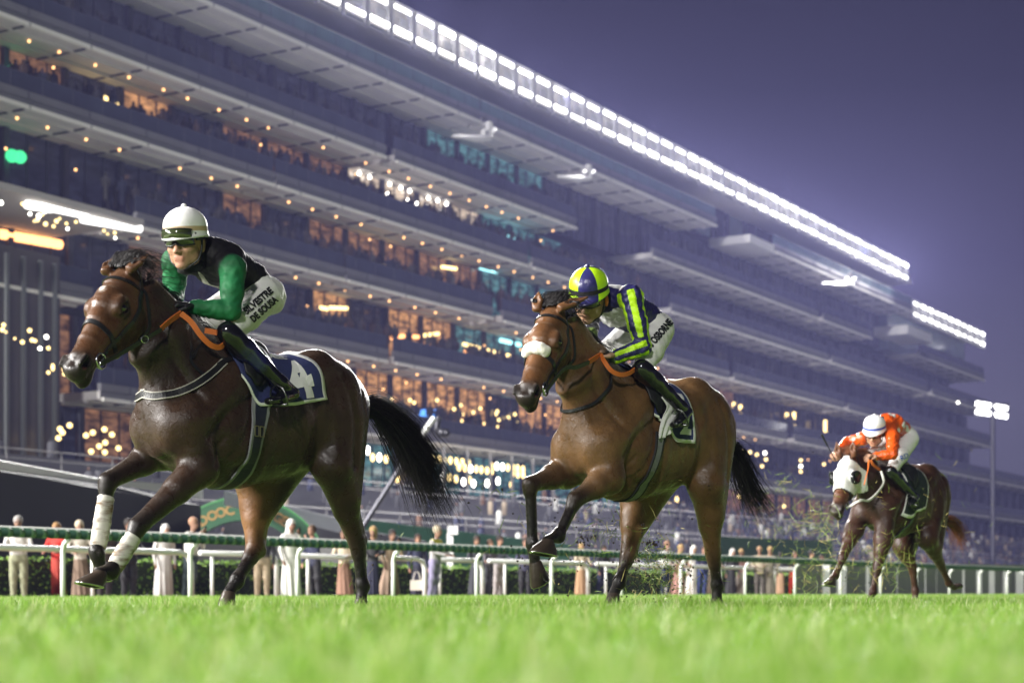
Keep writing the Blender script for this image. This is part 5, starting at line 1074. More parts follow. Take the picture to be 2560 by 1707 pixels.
def tack_one(W, root, S, B, br):
    bl = leather(); grey = mat('grey_webbing', (.22, .22, .24), .7, .2, 20); navyb = mat('navy_webbing', (.012, .014, .035), .6, .2, 20, .3, 150); pale = mat('pale_piping', (.40, .38, .34), .6, .15, 20)
    girth_of(W, B, [(652, 985), (648, 1040), (638, 1105), (620, 1160), (592, 1198)], .125, 'girth', navyb, root, (grey, .16))
    for dx in (-.022, .022):
        p = W.hit(B, [(642, 1078)])[0]+V(dx, 0, 0); n = B.grad(p[None])[0]; mb = MB()
        for a in ((0, .03, .045, .006), (0, -.03, .045, .006), (.0, 0, .006, .06)): pass
        for a, b in ((V(-.016, 0, -.03), V(.016, 0, -.03)), (V(.016, 0, -.03), V(.016, 0, .03)), (V(.016, 0, .03), V(-.016, 0, .03)), (V(-.016, 0, .03), V(-.016, 0, -.03))): mb.tube([p+a+n*.02, p+b+n*.02], .0035, 6)
        mb.build('girth_buckle', mat('dull_brass', (.30, .26, .16), .4, metal=.8), root)
    h = W.hit(B, [(560, 905), (525, 936), (480, 966), (430, 985), (385, 990), (355, 983)]); h = h[~np.isnan(h[:, 0])]
    strap(B, mirror_loop(h, B), .046, .006, 'breastplate', bl, root, 90, .006, True, (pale, .12))
    h = W.hit(B, [(588, 893), (560, 905), (545, 915)]); strap(B, h, .03, .006, 'breastplate_strap', bl, root, 12, .008)
    h = W.hit(B, [(476, 822), (478, 870), (476, 900), (500, 930), (520, 940)]); strap(B, h[~np.isnan(h[:, 0])], .018, .004, 'martingale_strap', bl, root, 30, .005)
    h = W.hit(B, [(520, 845), (495, 868), (480, 895)]); strap(B, h[~np.isnan(h[:, 0])], .016, .004, 'martingale_strap', bl, root, 20, .005)
    cl = Cloth(B, [.12, .0, -.10, -.20], [(.16, .9), (.10, 1.05), (.02, 1.05), (-.12, .6)], .034, 24, 40); cl.build('saddle', mat('saddle_leather', (.010, .010, .011), .55, .2, 14, .1, 90), root)
    H = S['H']; bit = H(.50, -.11, .07); rb = rubber()
    rein(W, B, [('L', *bit), (300, 885, .13), (362, 848, .155), (404, 822, .17)], .024, bl, root, n=24)
    rein(W, B, [(402, 822, .17), (425, 802, .15), (452, 783, .13)], .034, rb, root, 'orange_rein', 14, .004)
    rein(W, B, [(452, 783, .14), (478, 805, .18), (500, 836, .21), (525, 861, .23), (548, 868, .235), (560, 858, .235), (561, 838, .23), (545, 832, .20), (512, 826, .14)], .032, rb, root, 'orange_rein', 44, .004)
    rein(W, B, [('L', *H(.50, -.11, -.07)), (330, 850, -.15), (430, 780, -.10)], .024, bl, root, n=20)
    a, f = tube_vf([V(*W.px(362+9*math.cos(t), 848+9*math.sin(t), .165)) for t in np.linspace(0, 2*math.pi, 17)], .004, 6, False); mesh_obj('martingale_ring', a, f, steel(), root)

def horse_two():
    W = Place(1575, 12.2, 39); px = lambda *a: V(*W.px(*a))
    root = empty('horse', 'bright bay racehorse in the middle with a white sheepskin noseband', 'horse', (W.O[0], W.O[1], 0), W.rz, 'racehorses galloping along the turf')
    S = dict(poll=px(1372, 768, .0), yaw=14, pitch=55, hsc=1.22, ears=[(-.15, .075, .07), (-.03, -.01, .10)],
             neck=[((.29, 0, 1.31), .185, .37), ((.56, 0, 1.62), .12, .25), (px(1410, 825, 0), .088, .17)])
    S['FL'] = [px(1520, 1195, .17), px(1437, 1250, .14), px(1396, 1336, .14), px(1368, 1352, .14), px(1328, 1377, .13), px(1392, 1392, .14)]
    S['FR'] = [px(1415, 1180, -.16), px(1324, 1212, -.13), px(1331, 1362, -.13), px(1338, 1405, -.13), px(1334, 1470, -.13), px(1366, 1440, -.13)]
    S['HL'] = [px(1765, 1215, .2), px(1783, 1390, .14), px(1792, 1462, .13), px(1792, 1498, .13)]; S['HL'] += [V(S['HL'][3][0]+.09, .13, .005), V(S['HL'][3][0]-.05, .13, .005)]
    S['HR'] = [px(1595, 1240, -.16), px(1570, 1382, -.13), px(1548, 1452, -.12), px(1534, 1486, -.12)]; S['HR'] += [V(S['HR'][3][0]+.10, -.12, .02), V(S['HR'][3][0]-.04, -.12, .005)]
    S['tail'] = [px(1810, 1100, 0), px(1845, 1160, 0)]; S['lit_tint'] = (.165, .085, .034)  # paler far hind leg: floodlight put into the coat colour
    B, v, f = horse_body(S, H_RES)
    body_obj('body', v, f, coat_material('bright_bay_coat', .37, .9), root, coat_cols(B, v, S, (.108, .057, .022), (.090, .046, .019), (.012, .010, .008), (.015, .012, .010), (.115, .050, .019)))
    eyes(S, root); soles(S, W, root, HOOF(), ('FL', 'FR', 'HL', 'HR'))
    bl = leather(); br = bridle(B, S, root, bl, .33, -.18)
    # sheepskin roll on the noseband
    ring = head_ring(B, S, .315, -.06, (-48, -24, 0, 24, 48), -.18); mb = Body(); rg = np.random.default_rng(2)
    for i in range(len(ring)-1): mb.cap(ring[i], ring[i+1], .036, .036, .02, 'w')
    for q in spline(ring, 26):
        for _ in range(4): mb.ell(np.asarray(q)+unit(rg.normal(size=3))*.026, V(.016, .016, .016), .012, 'w')
    a, f_ = mb.mesh(.006, 1); body_obj('sheepskin_roll', a, f_, mat('sheepskin', (.74, .70, .62), .95, .15, 40, .6, 160, sheen=.4), br)
    hm = mat('black_hair', (.010, .008, .008), .55, .3, 30, spec=.3)
    tail_hair(S, W, [(1808, 1098), (1832, 1118), (1850, 1155), (1870, 1205), (1905, 1258)], 560, .13, hm, root, 8, .0025)
    mane_hair(S, B, hm, root, 15)
    navy = mat('navy_cloth', (.026, .034, .115), .75, .2, 18, .35, 70); white = mat('white_cloth', (.74, .74, .72), .8, .06, 12, .2, 90)
    fb, rb = W.hit(B, [(1640, 1040), (1730, 1108)])
    cl = Cloth(B, [.17, -.04, -.22, -.38], [(fb[0]+.03, phi(fb)), (fb[0]-.02, phi(fb)+.12), (fb[0]*.5+rb[0]*.5, phi(rb)+.02), (rb[0], phi(rb))], wave=.008); cl.build('saddlecloth', navy, root, white, 1); S['cloth'] = cl
    print_on_cloth(cl, '2', .80, .70, .22, 0, white, root, 'number', .85, bold=.03)
    c2 = Cloth(B, [.14, .0, -.10, -.20], [(.17, .9), (.11, 1.1), (.02, 1.1), (-.12, .6)], .034, 24, 40); c2.build('saddle', mat('saddle_leather', (.010, .010, .011), .55, .2, 14, .1, 90), root)
    grey = mat('grey_webbing', (.22, .22, .24), .7, .2, 20); blk = mat('black_webbing', (.02, .02, .022), .7, .2, 20)
    girth_of(W, B, [(1650, 1085), (1645, 1120), (1628, 1175), (1602, 1220), (1575, 1246)], .10, 'girth', grey, root, (blk, .17))
    patch(W, B, [[(1640, 995), (1668, 991), (1694, 996)], [(1646, 1020), (1670, 1018), (1692, 1016)], [(1645, 1050), (1660, 1052), (1678, 1056)], [(1638, 1098), (1652, 1095), (1668, 1085)]], lambda t: .045+.02*np.sin(t*5), 'saddle_towel', mat('white_towel', (.66, .66, .64), .85, .1, 12, .5, 50), root, 16, 20, None, .010)
    h = W.hit(B, [(1525, 935), (1524, 955), (1508, 985), (1480, 1010), (1440, 1024), (1405, 1025), (1384, 1018)]); h = h[~np.isnan(h[:, 0])]
    strap(B, mirror_loop(h, B), .020, .006, 'neck_strap', bl, root, 80, .010)
    H = S['H']; rbm = rubber(); bit = H(.50, -.11, .07)
    rein(W, B, [('L', *bit), (1410, 922, .15), (1440, 918, .17), (1473, 905, .17)], .028, bl, root, n=20)
    rein(W, B, [(1472, 905, .17), (1486, 896, .15), (1502, 887, .13)], .036, rbm, root, 'orange_rein', 12, .004)
    rein(W, B, [(1502, 887, .14), (1512, 905, .18), (1528, 926, .21), (1550, 936, .23), (1572, 933, .235), (1590, 921, .23)], .030, rbm, root, 'orange_rein', 30, .004)
    rein(W, B, [('L', *H(.50, -.11, -.07)), (1420, 900, -.15), (1480, 870, -.10)], .024, bl, root, n=20)
    return W, root, S, B

def horse_three():
    W = Place(2236, 20.7, 39); px = lambda *a: V(*W.px(*a))
    root = empty('horse', 'chestnut racehorse at the rear in a white hood with dark eye cups', 'horse', (W.O[0], W.O[1], 0), W.rz, 'racehorses galloping along the turf')
    S = dict(poll=px(2117, 1138, -.10), yaw=8, pitch=58, hsc=1.25, ears=[(.02, .0, .14), (.02, -.02, .14)],
             neck=[((.30, -.01, 1.30), .185, .37), ((.62, -.04, 1.52), .125, .25), (px(2132, 1170, -.09), .09, .17)])
    S['FL'] = [px(2208, 1350, .16), px(2192, 1425, .13), px(2182, 1478, .13), px(2176, 1494, .13)]; S['FL'] += [V(S['FL'][3][0]+.10, .13, .01), V(S['FL'][3][0]-.04, .13, .005)]
    S['FR'] = [px(2135, 1325, -.15), px(2107, 1392, -.13), px(2089, 1436, -.13), px(2079, 1447, -.13), px(2058, 1461, -.13), px(2087, 1466, -.13)]
    S['HL'] = [px(2318, 1345, .19), px(2352, 1412, .14), px(2372, 1458, .13), px(2386, 1468, .13), px(2400, 1470, .13), px(2392, 1456, .13)]
    S['HR'] = [px(2258, 1365, -.17), px(2281, 1420, -.12), px(2288, 1476, -.12), px(2288, 1494, -.12)]; S['HR'] += [V(S['HR'][3][0]+.10, -.12, .005), V(S['HR'][3][0]-.04, -.12, .005)]
    S['tail'] = [px(2348, 1295, 0), px(2375, 1300, 0)]
    B, v, f = horse_body(S, max(H_RES, .010))
    cc = coat_cols(B, v, S, (.036, .015, .008), (.028, .012, .008), (.040, .016, .009), (.018, .012, .010), (.10, .038, .016))
    body_obj('body', v, f, coat_material('chestnut_coat', .42), root, cc)
    soles(S, W, root, HOOF(), ('FL', 'FR', 'HL', 'HR')); eyes(S, root)
    # hood: follows the head, open at the eyes, ears and muzzle
    po = V(*S['poll']); et, ed, el = S['axes']; q = S['hsc']; d = (v-po)/q; t, dd, l = d @ et, d @ ed, d @ el
    eyed = np.minimum(np.linalg.norm(d-(et*.215-ed*.055+el*.095), axis=1), np.linalg.norm(d-(et*.215-ed*.055-el*.095), axis=1))
    keep = (t > .0+.25*np.clip(-dd, 0, .12)) & (t < .365-.3*np.clip(-dd-.05, 0, 1)) & (eyed > .036) & (np.abs(l) < .14) & (dd > -.32) & ~((t < .04) & (np.abs(l) > .035))
    fk = f[np.all(keep[f], 1)]; use = np.unique(fk); mp = np.full(len(v), -1); mp[use] = np.arange(len(use)); hv = v[use]+B.grad(v[use])*.010
    hood = body_obj('hood', hv, mp[fk], mat('hood_cloth', (.70, .70, .67), .8, .1, 14, .3, 60), root); md = hood.modifiers.new('thickness', 'SOLIDIFY'); md.thickness = .006
    cupm = mat('eye_cup_plastic', (.012, .012, .013), .25, .2, 10)
    for s in (1, -1):
        c = S['H'](.215, -.052, s*.098); ax = unit(el*s+ed*.35); u = unit(et-ax*(et @ ax)); w = np.cross(ax, u); vv = []; ff = []; n = 24
        for k, (r, o) in enumerate(((.056, -.012), (.062, .006), (.058, .024), (.050, .034), (.047, .028))):
            for j in range(n):
                an = 2*math.pi*j/n; hh = o+(.030*max(0, math.cos(an+(0)))*0 if k < 2 else .020*max(0, -math.cos(an)))
                vv.append(c+ax*hh*q+(u*math.cos(an)+w*math.sin(an))*r*q)
        for k in range(4):
            for j in range(n): ff.append((k*n+j, k*n+(j+1) % n, (k+1)*n+(j+1) % n, (k+1)*n+j))
        vv += [c+ax*.020*q]; ff += [(4*n+j, 4*n+(j+1) % n, 5*n) for j in range(n)]
        o = mesh_obj('eye_cup', vv, ff, cupm, hood, True)
    bl = leather(); br = bridle(B, S, root, bl, .365, -.10)
    ch = mat('chestnut_hair', (.16, .055, .018), .5, .3, 30)
    tail_hair(S, W, [(2350, 1302), (2366, 1300), (2384, 1308), (2398, 1330), (2402, 1350)], 260, .13, ch, root, 21, .003)
    mane_hair(S, B, ch, root, 22, 380)
    dk = mat('dark_green_cloth', (.012, .020, .016), .75, .2, 18, .3, 70); white = mat('white_cloth', (.74, .74, .72), .8, .06, 12, .2, 90)
    fb, rb = W.hit(B, [(2262, 1292), (2312, 1262)])
    cl = Cloth(B, [.20, .0, -.22, -.40], [(fb[0]+.06, phi(fb)), (fb[0]-.08, phi(fb)), (fb[0]-.30, phi(fb)*.9), (fb[0]-.45, phi(fb)*.85)]); cl.build('saddlecloth', dk, root, white, 1, True)
    c2 = Cloth(B, [.16, .0, -.10, -.20], [(.17, .9), (.11, 1.1), (.02, 1.1), (-.12, .6)], .034, 24, 40); c2.build('saddle', mat('saddle_leather', (.010, .010, .011), .55, .2, 14, .1, 90), root)
    gg = mat('grey_green_webbing', (.10, .14, .13), .7, .2, 20)
    an = np.radians(np.arange(70, 291, 20)); q = [V(.04+.12*(1-abs(a-math.pi)/2), .95*math.sin(a), 1.22+.95*math.cos(a)) for a in an]; q = B.trace(q, [V(0, -math.sin(a), -math.cos(a)) for a in an])
    strap(B, q[~np.isnan(q[:, 0])], .09, .008, 'girth', gg, root, 60, .006, True, (bl, .14))
    pale = mat('pale_strap', (.50, .50, .45), .6, .15, 20)
    rein(W, B, [('L', *S['H'](.50, -.11, .07)), (2150, 1250, .16), (2172, 1250, .19), (2196, 1228, .21), (2209, 1204, .22), (2203, 1177, .18)], .024, pale, root, 'neck_rope', 34, .008)
    rein(W, B, [(2172, 1150, .14), (2170, 1172, .16), (2165, 1192, .17), (2160, 1212, .17)], .026, rubber(), root, 'orange_rein', 16, .005)
    rein(W, B, [(2176, 1150, .14), (2185, 1163, .16), (2200, 1174, .16)], .028, rubber(), root, 'orange_rein', 12, .005)
    return W, root, S, B
# ------------------------------------------------------------------ jockeys
SKIN = (.46, .255, .165)
def cloth_attr(name, rough=.6, spec=.3, bump=.5, bscale=26, sheen=0.0, stretch=None, coat=0.0):
    return mat(name, (.92, .92, .92), rough, .08, 14, bump, bscale, spec=spec, sheen=sheen, attr='hue', stretch=stretch, coat=coat)
def frame(yaw, pitch, roll=0.0):
    y, p, r = map(math.radians, (yaw, pitch, roll)); f = V(math.cos(y)*math.cos(p), math.sin(y)*math.cos(p), -math.sin(p)); l = V(-math.sin(y), math.cos(y), 0); u = np.cross(f, l)
    l2 = l*math.cos(r)+u*math.sin(r); u2 = np.cross(f, l2); return f, l2, u2
def add_hand(B, wr, d, up, side, tag, tip=None, q=1.0):
    """palm, four unequal bent fingers and a thumb leaving the side of the palm"""
    d = unit(d); n = unit(up-d*(up @ d)); s = np.cross(n, d)*side
    B.seg(wr, wr+d*.085*q, .034*q, .020*q, .042*q, .018*q, lat=s, k=.015, tag=tag, capf=.8)
    for i, (o, L) in enumerate(((.031, .070), (.010, .080), (-.012, .074), (-.031, .058))):
        a = wr+d*.082*q+s*o*q; b = a+unit(d*.8-n*.75)*L*.45*q; c = b+unit(-d*.15-n)*L*.36*q; e = c+unit(-d*.9-n*.35)*L*.28*q
        B.chain([a, b, c, e], [.0105*q, .0095*q, .0088*q, .008*q], .006, tip if tip else tag)
        B.cap(a-d*.02, a, .010*q, .0105*q, .008, tag)
    t0 = wr+d*.025*q+s*.035*q; t1 = t0+unit(d*.6+s*.7-n*.4)*.038*q; t2 = t1+unit(d-n*.45-s*.25)*.032*q; B.chain([t0, t1, t2], [.014*q, .0115*q, .0095*q], .008, tip if tip else tag)
def add_head(B, c, fr, q=1.0):
    f, l, u = fr; P = lambda a, b, d: c+(f*a+l*b+u*d)*q; R = np.stack([f, l, u], 1); e = lambda a, r, k=.02, tag='skin', neg=False: B.ell(P(*a), V(*r)*q, k*q, tag, R, neg)
    e((-.012, 0, .022), (.100, .077, .105), .02); e((.030, 0, -.060), (.064, .056, .064), .04); e((.070, 0, -.112), (.020, .024, .017), .03)
    B.cap(P(.092, 0, .006), P(.116, 0, -.043), .0095*q, .0125*q, .012*q, 'skin'); e((.104, .012, -.047), (.012, .009, .009), .008); e((.104, -.012, -.047), (.012, .009, .009), .008)
    B.cap(P(.086, -.038, .020), P(.086, .038, .020), .012*q, .012*q, .02*q, 'skin')
    for s in (1, -1):
        e((.062, s*.042, -.032), (.028, .022, .022), .03); e((.018, s*.052, -.075), (.03, .016, .026), .03); e((.098, s*.033, -.001), (.016, .018, .011), .012, 'skin', True)
        e((-.012, s*.080, -.018), (.026, .012, .036), .012); e((-.006, s*.094, -.016), (.012, .008, .018), .006, 'skin', True)
    B.cap(P(.089, -.020, -.073), P(.089, .020, -.073), .005*q, .005*q, .008*q, 'lip'); B.cap(P(.086, -.017, -.084), P(.086, .017, -.084), .006*q, .006*q, .008*q, 'lip')
    B.cap(P(.098, -.024, -.0785), P(.098, .024, -.0785), .0024*q, .0024*q, .003, 'lip', True)
def helmet(name, c, fr, m, parent, q=1.0, band=None, peak=.045, bob=True, sectors=False, bandrow=(9, 10), low=.037):
    """rounded silk-covered skull cap with a rim, a peak and a button on top"""
    f, l, u = fr; nu, nv = 48, 12; v = []; fc = []; mi = []; P = lambda a, b, d: c+(f*a+l*b+u*d)*q
    rings = []
    for i in range(nv+1):
        th = math.pi/2*i/nv; rings.append((.124*math.sin(th), .104*math.sin(th), .034+.094*math.cos(th)))
    rings += [(.125, .105, .034-.026), (.128, .108, .034-.044)]
    for (a, b, h) in rings:
        for j in range(nu):
            t = 2*math.pi*j/nu; x = a*math.cos(t); y = b*math.sin(t); sk = (.0 if h > .0 else 0); v.append(P(x-.008, y, h+low+.004+.10*max(0, -x)*(0 if h > .034 else -.28)))
    k = len(rings)
    for j in range(nu):                                                      # rim and peak
        t = 2*math.pi*j/nu; w = max(0, math.cos(t))**1.6; v.append(P(.128*math.cos(t)-.008+(.006+peak*w)*math.cos(t), .108*math.sin(t)*(1+.04*w)+.004*math.sin(t), .034-.050+low-.016*w+.004+.0*t))
    for j in range(nu):
        t = 2*math.pi*j/nu; w = max(0, math.cos(t))**1.6; v.append(P(.122*math.cos(t)-.008+(.004+(peak-.005)*w)*math.cos(t), .101*math.sin(t), .034-.058+low-.018*w+.004))
    for j in range(nu):
        t = 2*math.pi*j/nu; v.append(P(.112*math.cos(t)-.008, .094*math.sin(t), .034-.040+low))
    for i in range(k+2):
        for j in range(nu):
            fc.append((i*nu+j, i*nu+(j+1) % nu, (i+1)*nu+(j+1) % nu, (i+1)*nu+j))
            r = 0
            if sectors: r = 2 if ((j+10)//8) % 2 == 0 else 0
            if band and bandrow[0] <= i <= bandrow[1]: r = 1
            mi.append(r)
    o = mesh_obj(name, v, fc, m, parent, True, mi); md = o.modifiers.new('round', 'SUBSURF'); md.levels = 1; md.render_levels = 1
    if bob:
        mb = MB(); mb.tube([P(-.008, 0, .126+low), P(-.008, 0, .136+low), P(-.012, .004, .143+low), P(-.012, .004, .146+low)], [.012*q, .013*q, .010*q, .003*q], 12); mb.build('button', m[0], o, True)
    return o
def goggles(c, fr, parent, lens, fm, q=1.0, straps=True):
    f, l, u = fr; P = lambda a, b, d: c+(f*a+l*b+u*d)*q; n, k = 30, 9; v = []; fc = []
    for i in range(n+1):
        t = -1.18+2.36*i/n; y = math.sin(t)*.084; x = .030+math.cos(t)*.086
        dip = .010*math.exp(-(t/.16)**2); hh = .027*(1-.25*(abs(t)/1.18)**3)
        for j in range(k): s = j/(k-1)*2-1; v.append(P(x+.008*(1-s*s), y, .004+s*hh+(dip if s < 0 else 0)*(-s)))
    for i in range(n):
        for j in range(k-1): fc.append((i*k+j, (i+1)*k+j, (i+1)*k+j+1, i*k+j+1))
    o = mesh_obj('goggles', v, fc, lens, parent, True); md = o.modifiers.new('thickness', 'SOLIDIFY'); md.thickness = .004
    for e in (0, k-1):
        a, g = tube_vf([V(*v[i*k+e]) for i in range(n+1)], .0035*q, 6); mesh_obj('goggle_rim', a, g, fm, o)
    for s in (1, -1):
        a, g = tube_vf([P(.045, s*.080, .006), P(-.01, s*.090, .012), P(-.07, s*.072, .016)], .007*q, 6); mesh_obj('goggle_strap', a, g, fm, o)
    return o
def jockey(W, J):
    px = W.px; g = lambda k: V(*px(*J[k]))
    root = empty('person', J['label'], 'jockey', (W.O[0], W.O[1], 0), W.rz, 'jockeys crouched over their horses')
    fr = frame(*J['face']); q = J.get('hq', 1.06); hc = g('head')-fr[2]*.03*q
    sh = {1: g('shL'), -1: g('shR')}; el = {1: g('elL'), -1: g('elR')}; wr = {1: g('wrL'), -1: g('wrR')}; ha = {1: g('haL'), -1: g('haR')}
    hip = {s: V(*J['hip'])*V(1, s, 1) for s in (1, -1)}; kn = {1: g('knL'), -1: g('knL')*V(1, -1, 1)}; an = {1: g('anL'), -1: g('anL')*V(1, -1, 1)}; to = {1: g('toL'), -1: g('toL')*V(1, -1, 1)}; he = {1: g('heL'), -1: g('heL')*V(1, -1, 1)}
    pel, wai, che, nb = [V(*J[k]) for k in ('pelvis', 'waist', 'chest', 'nape')]
    def torso(B, e, tag='torso'):
        B.seg(pel, wai, .150+e, .118+e, .138+e, .108+e, k=.04, tag=tag); B.seg(wai, che, .138+e, .108+e, .165+e, .122+e, k=.04, tag=tag); B.seg(che, nb, .165+e, .122+e, .085+e, .07+e, k=.05, tag=tag)
        for s in (1, -1): B.cap(che+(nb-che)*.45, sh[s], .085+e, .066+e, .06, tag)
    def arm(B, s, e, tag):
        B.cap(sh[s], sh[s]*.45+el[s]*.55, .068+e, .056+e, .03, tag); B.cap(sh[s]*.45+el[s]*.55, el[s], .056+e, .045+e, .03, tag)
        M = el[s]*.65+wr[s]*.35; B.cap(el[s], M, .047+e, .046+e, .02, tag); B.cap(M, wr[s], .046+e, .033+e, .02, tag)
    # the body itself: one continuous surface; clothes lie over it
    B = Body(); torso(B, -.012); add_head(B, hc, fr, q); B.cap(hc-fr[2]*.075*q-fr[0]*.028, nb, .056, .062, .04, 'neck')
    for s in (1, -1):
        arm(B, s, -.010, 'skin'); d = ha[s]-wr[s]; add_hand(B, wr[s], d, V(*J.get('palm', (.1, .0, 1.0)))*V(1, s, 1), s, 'glove', J.get('tips'), J.get('handq', 1.25))
        B.cap(hip[s], kn[s], .085, .058, .05, 'skin'); B.cap(kn[s], an[s], .052, .034, .03, 'skin'); B.cap(an[s], he[s]+(to[s]-he[s])*.2, .030, .018, .02, 'skin'); B.cap(he[s]+(to[s]-he[s])*.2, he[s]+(to[s]-he[s])*.75, .018, .014, .02, 'skin')
    v, f = B.mesh(J.get('res', .0055), 1)
    sk = J.get('skin', SKIN); body_obj('body', v, f, mat('skin', (.95, .95, .95), .5, .08, 30, .12, 200, attr='hue', spec=.35), root, B.tags(v, dict(skin=sk, lip=(sk[0]*.85, sk[1]*.66, sk[2]*.68), neck=J.get('collar', (.012, .012, .014)), glove=J.get('glove', (.012, .012, .014)), torso=sk), .004, sk))
    # jacket
    G = Body(); torso(G, .010)
    for s in (1, -1): arm(G, s, .010, 'sleeve%d' % s); G.cap(wr[s]+(el[s]-wr[s])*.10, wr[s]+(el[s]-wr[s])*.02, .043, .040, .01, 'cuff')
    rg = np.random.default_rng(11)
    for k in range(J.get('folds', 26)):                                       # folds in the silks
        s = 1 if k % 2 else -1; t = rg.uniform(.1, .95); a, b = (sh[s], el[s]) if k % 4 < 2 else (el[s], wr[s]); c = a+(b-a)*t; ax = unit(b-a); r = unit(np.cross(ax, rg.normal(size=3))); r2 = np.cross(ax, r); R0 = .066-.012*t if k % 4 < 2 else .054-.012*t
        p = [c+(r*math.cos(h)+r2*math.sin(h))*R0+ax*.018*math.sin(h*1.7) for h in (0, .7, 1.4)]; G.chain(p, [.004, .008, .004], .012, 'sleeve%d' % s)
    v, f = G.mesh(J.get('res', .0055), 1); x, y, z = v.T; wr_ = np.sin(62*x+34*z+2.2*np.sin(41*y+17*z))*np.sin(55*z-38*y+1.8*np.sin(49*x))+.5*np.sin(120*z+60*x+2*np.sin(70*y))
    v = v+G.grad(v)*(J.get('rumple', .0035)*wr_)[:, None]; col = G.tags(v, J['jacket'], .003, (.5, .5, .5))
    if 'paint' in J: col = J['paint'](v, col, dict(sh=sh, el=el, wr=wr, pel=pel, che=che, nb=nb, body=G))
    body_obj('jacket', v, f, cloth_attr(*J['silk']), root, col)
    # breeches, boots
    R = Body(); R.seg(pel+V(-.02, 0, -.03), wai, .158, .122, .148, .112, k=.05, tag='b')
    for s in (1, -1):
        R.ell(pel+V(-.055, s*.075, -.02), V(.10, .088, .115), .05, 'b'); M = hip[s]*.5+kn[s]*.5; R.cap(hip[s], M, .108, .092, .05, 'b'); R.cap(M, kn[s]+(hip[s]-kn[s])*.10, .090, .068, .03, 'b')
    for k in range(14):
        s = 1 if k % 3 else -1; t = rg.uniform(.1, .9); c = hip[s]+(kn[s]-hip[s])*t; ax = unit(kn[s]-hip[s]); r = unit(np.cross(ax, rg.normal(size=3))); r2 = np.cross(ax, r); p = [c+(r*math.cos(h)+r2*math.sin(h))*(.104-.03*t)+ax*.03*math.sin(h*1.3) for h in (0, .6, 1.2)]; R.chain(p, [.003, .006, .003], .014, 'b')
    v, f = R.mesh(J.get('res', .006), 1); x, y, z = v.T; v = v+R.grad(v)*(.0024*np.sin(50*x+30*z+2*np.sin(31*y))*np.sin(44*z-28*x+1.7*np.sin(40*y)))[:, None]; breeches = body_obj('breeches', v, f, mat('white_breeches', (.72, .71, .69), .62, .06, 10, .35, 30), root)
    for s in (1, -1):
        T = Body(); sh_ = an[s]-kn[s]; Lb = lambda t: kn[s]+sh_*t
        T.cap(Lb(-.02)+V(0, 0, .005), Lb(.05), .066, .068, .02, 'knee'); T.cap(Lb(.05), Lb(.30), .068, .066, .02, 'knee'); T.cap(Lb(.30), Lb(.62), .066, .054, .02, 'mid'); T.cap(Lb(.62), an[s], .053, .044, .02, 'low')
        T.cap(an[s], he[s]+V(.01, 0, .012), .044, .036, .02, 'low'); ft = to[s]-he[s]; T.seg(he[s]+V(0, 0, .005), he[s]+ft*.55, .034, .032, .043, .034, k=.02, tag='low'); T.seg(he[s]+ft*.5, to[s], .043, .034, .036, .022, k=.02, tag='low')
        v, f = T.mesh(.006, 1); o = body_obj('boot', v, f, cloth_attr('boot_leather', .16, .6, .12, 20, coat=.6), root, T.tags(v, J['boot'], .003))
        # stirrup iron under the ball of the foot
        c = he[s]+ft*.62; dn = unit(np.cross(ft, V(0, 1, 0))); dn = dn if dn[2] < 0 else -dn; sd = unit(np.cross(ft, dn)); up = -dn; mb = MB()
        mb.tube([c+dn*.040-sd*.060, c+dn*.040+sd*.060], .010, 8); mb.tube([c+dn*.040-sd*.060, c-sd*.060+up*.02, c-sd*.045+up*.06, c+up*.085, c+sd*.045+up*.06, c+sd*.060+up*.02, c+dn*.040+sd*.060], .0055, 8)
        mb.build('stirrup', mat('dark_steel', (.20, .20, .20), .3, metal=1), root, True)
        mb = MB(); mb.tube([c+up*.085, Lb(.72)+sd*.0+V(.03, 0, 0), Lb(.2)+V(.05, -s*.06, 0), V(.06, s*.20, 1.56)], [.011]*4, 6); mb.build('stirrup_leather', leather(), root)
    J['hc'], J['fr'], J['q'] = hc, fr, q; J['B'], J['G'], J['R'], J['root'], J['breeches'] = B, G, R, root, breeches
    J['anchor'] = dict(sh=sh, el=el, wr=wr, ha=ha)
    return root
def chin_strap(J, m, cup=True):
    f, l, u = J['fr']; c, q = J['hc'], J['q']; P = lambda a, b, d: c+(f*a+l*b+u*d)*q
    a, g = tube_vf(spline([P(.005, .088, .02), P(.012, .088, -.03), P(.025, .072, -.085), P(.050, .03, -.118), P(.055, 0, -.124), P(.050, -.03, -.118), P(.025, -.072, -.085), P(.012, -.088, -.03), P(.005, -.088, .02)], 40), .0055*q, 6); mesh_obj('chin_strap', a, g, m, J['root'])
def print_on(body, W, txt, p0, p1, height, m, parent, name, off=.004, bold=.0, shear=0.0):
    """lettering printed on a garment along the photographed baseline p0 -> p1"""
    v, f = text_mesh(txt, height, 2, shear, bold); a, b = V(*p0), V(*p1); d = b-a; L = np.linalg.norm(d); ux = d/L; uy = V(ux[1], -ux[0]); w = v[:, 0].max()-v[:, 0].min()
    pts = [(a+b)/2+ux*(q[0]/w*L)+uy*q[1] for q in v]; h = W.hit(body, pts)
    bad = np.isnan(h[:, 0])
    if bad.any():
        f = [t for t in f if not any(bad[i] for i in t)]; h[bad] = 0
    h = h+body.grad(h)*off
    return mesh_obj(name, h, f, m, parent, False)

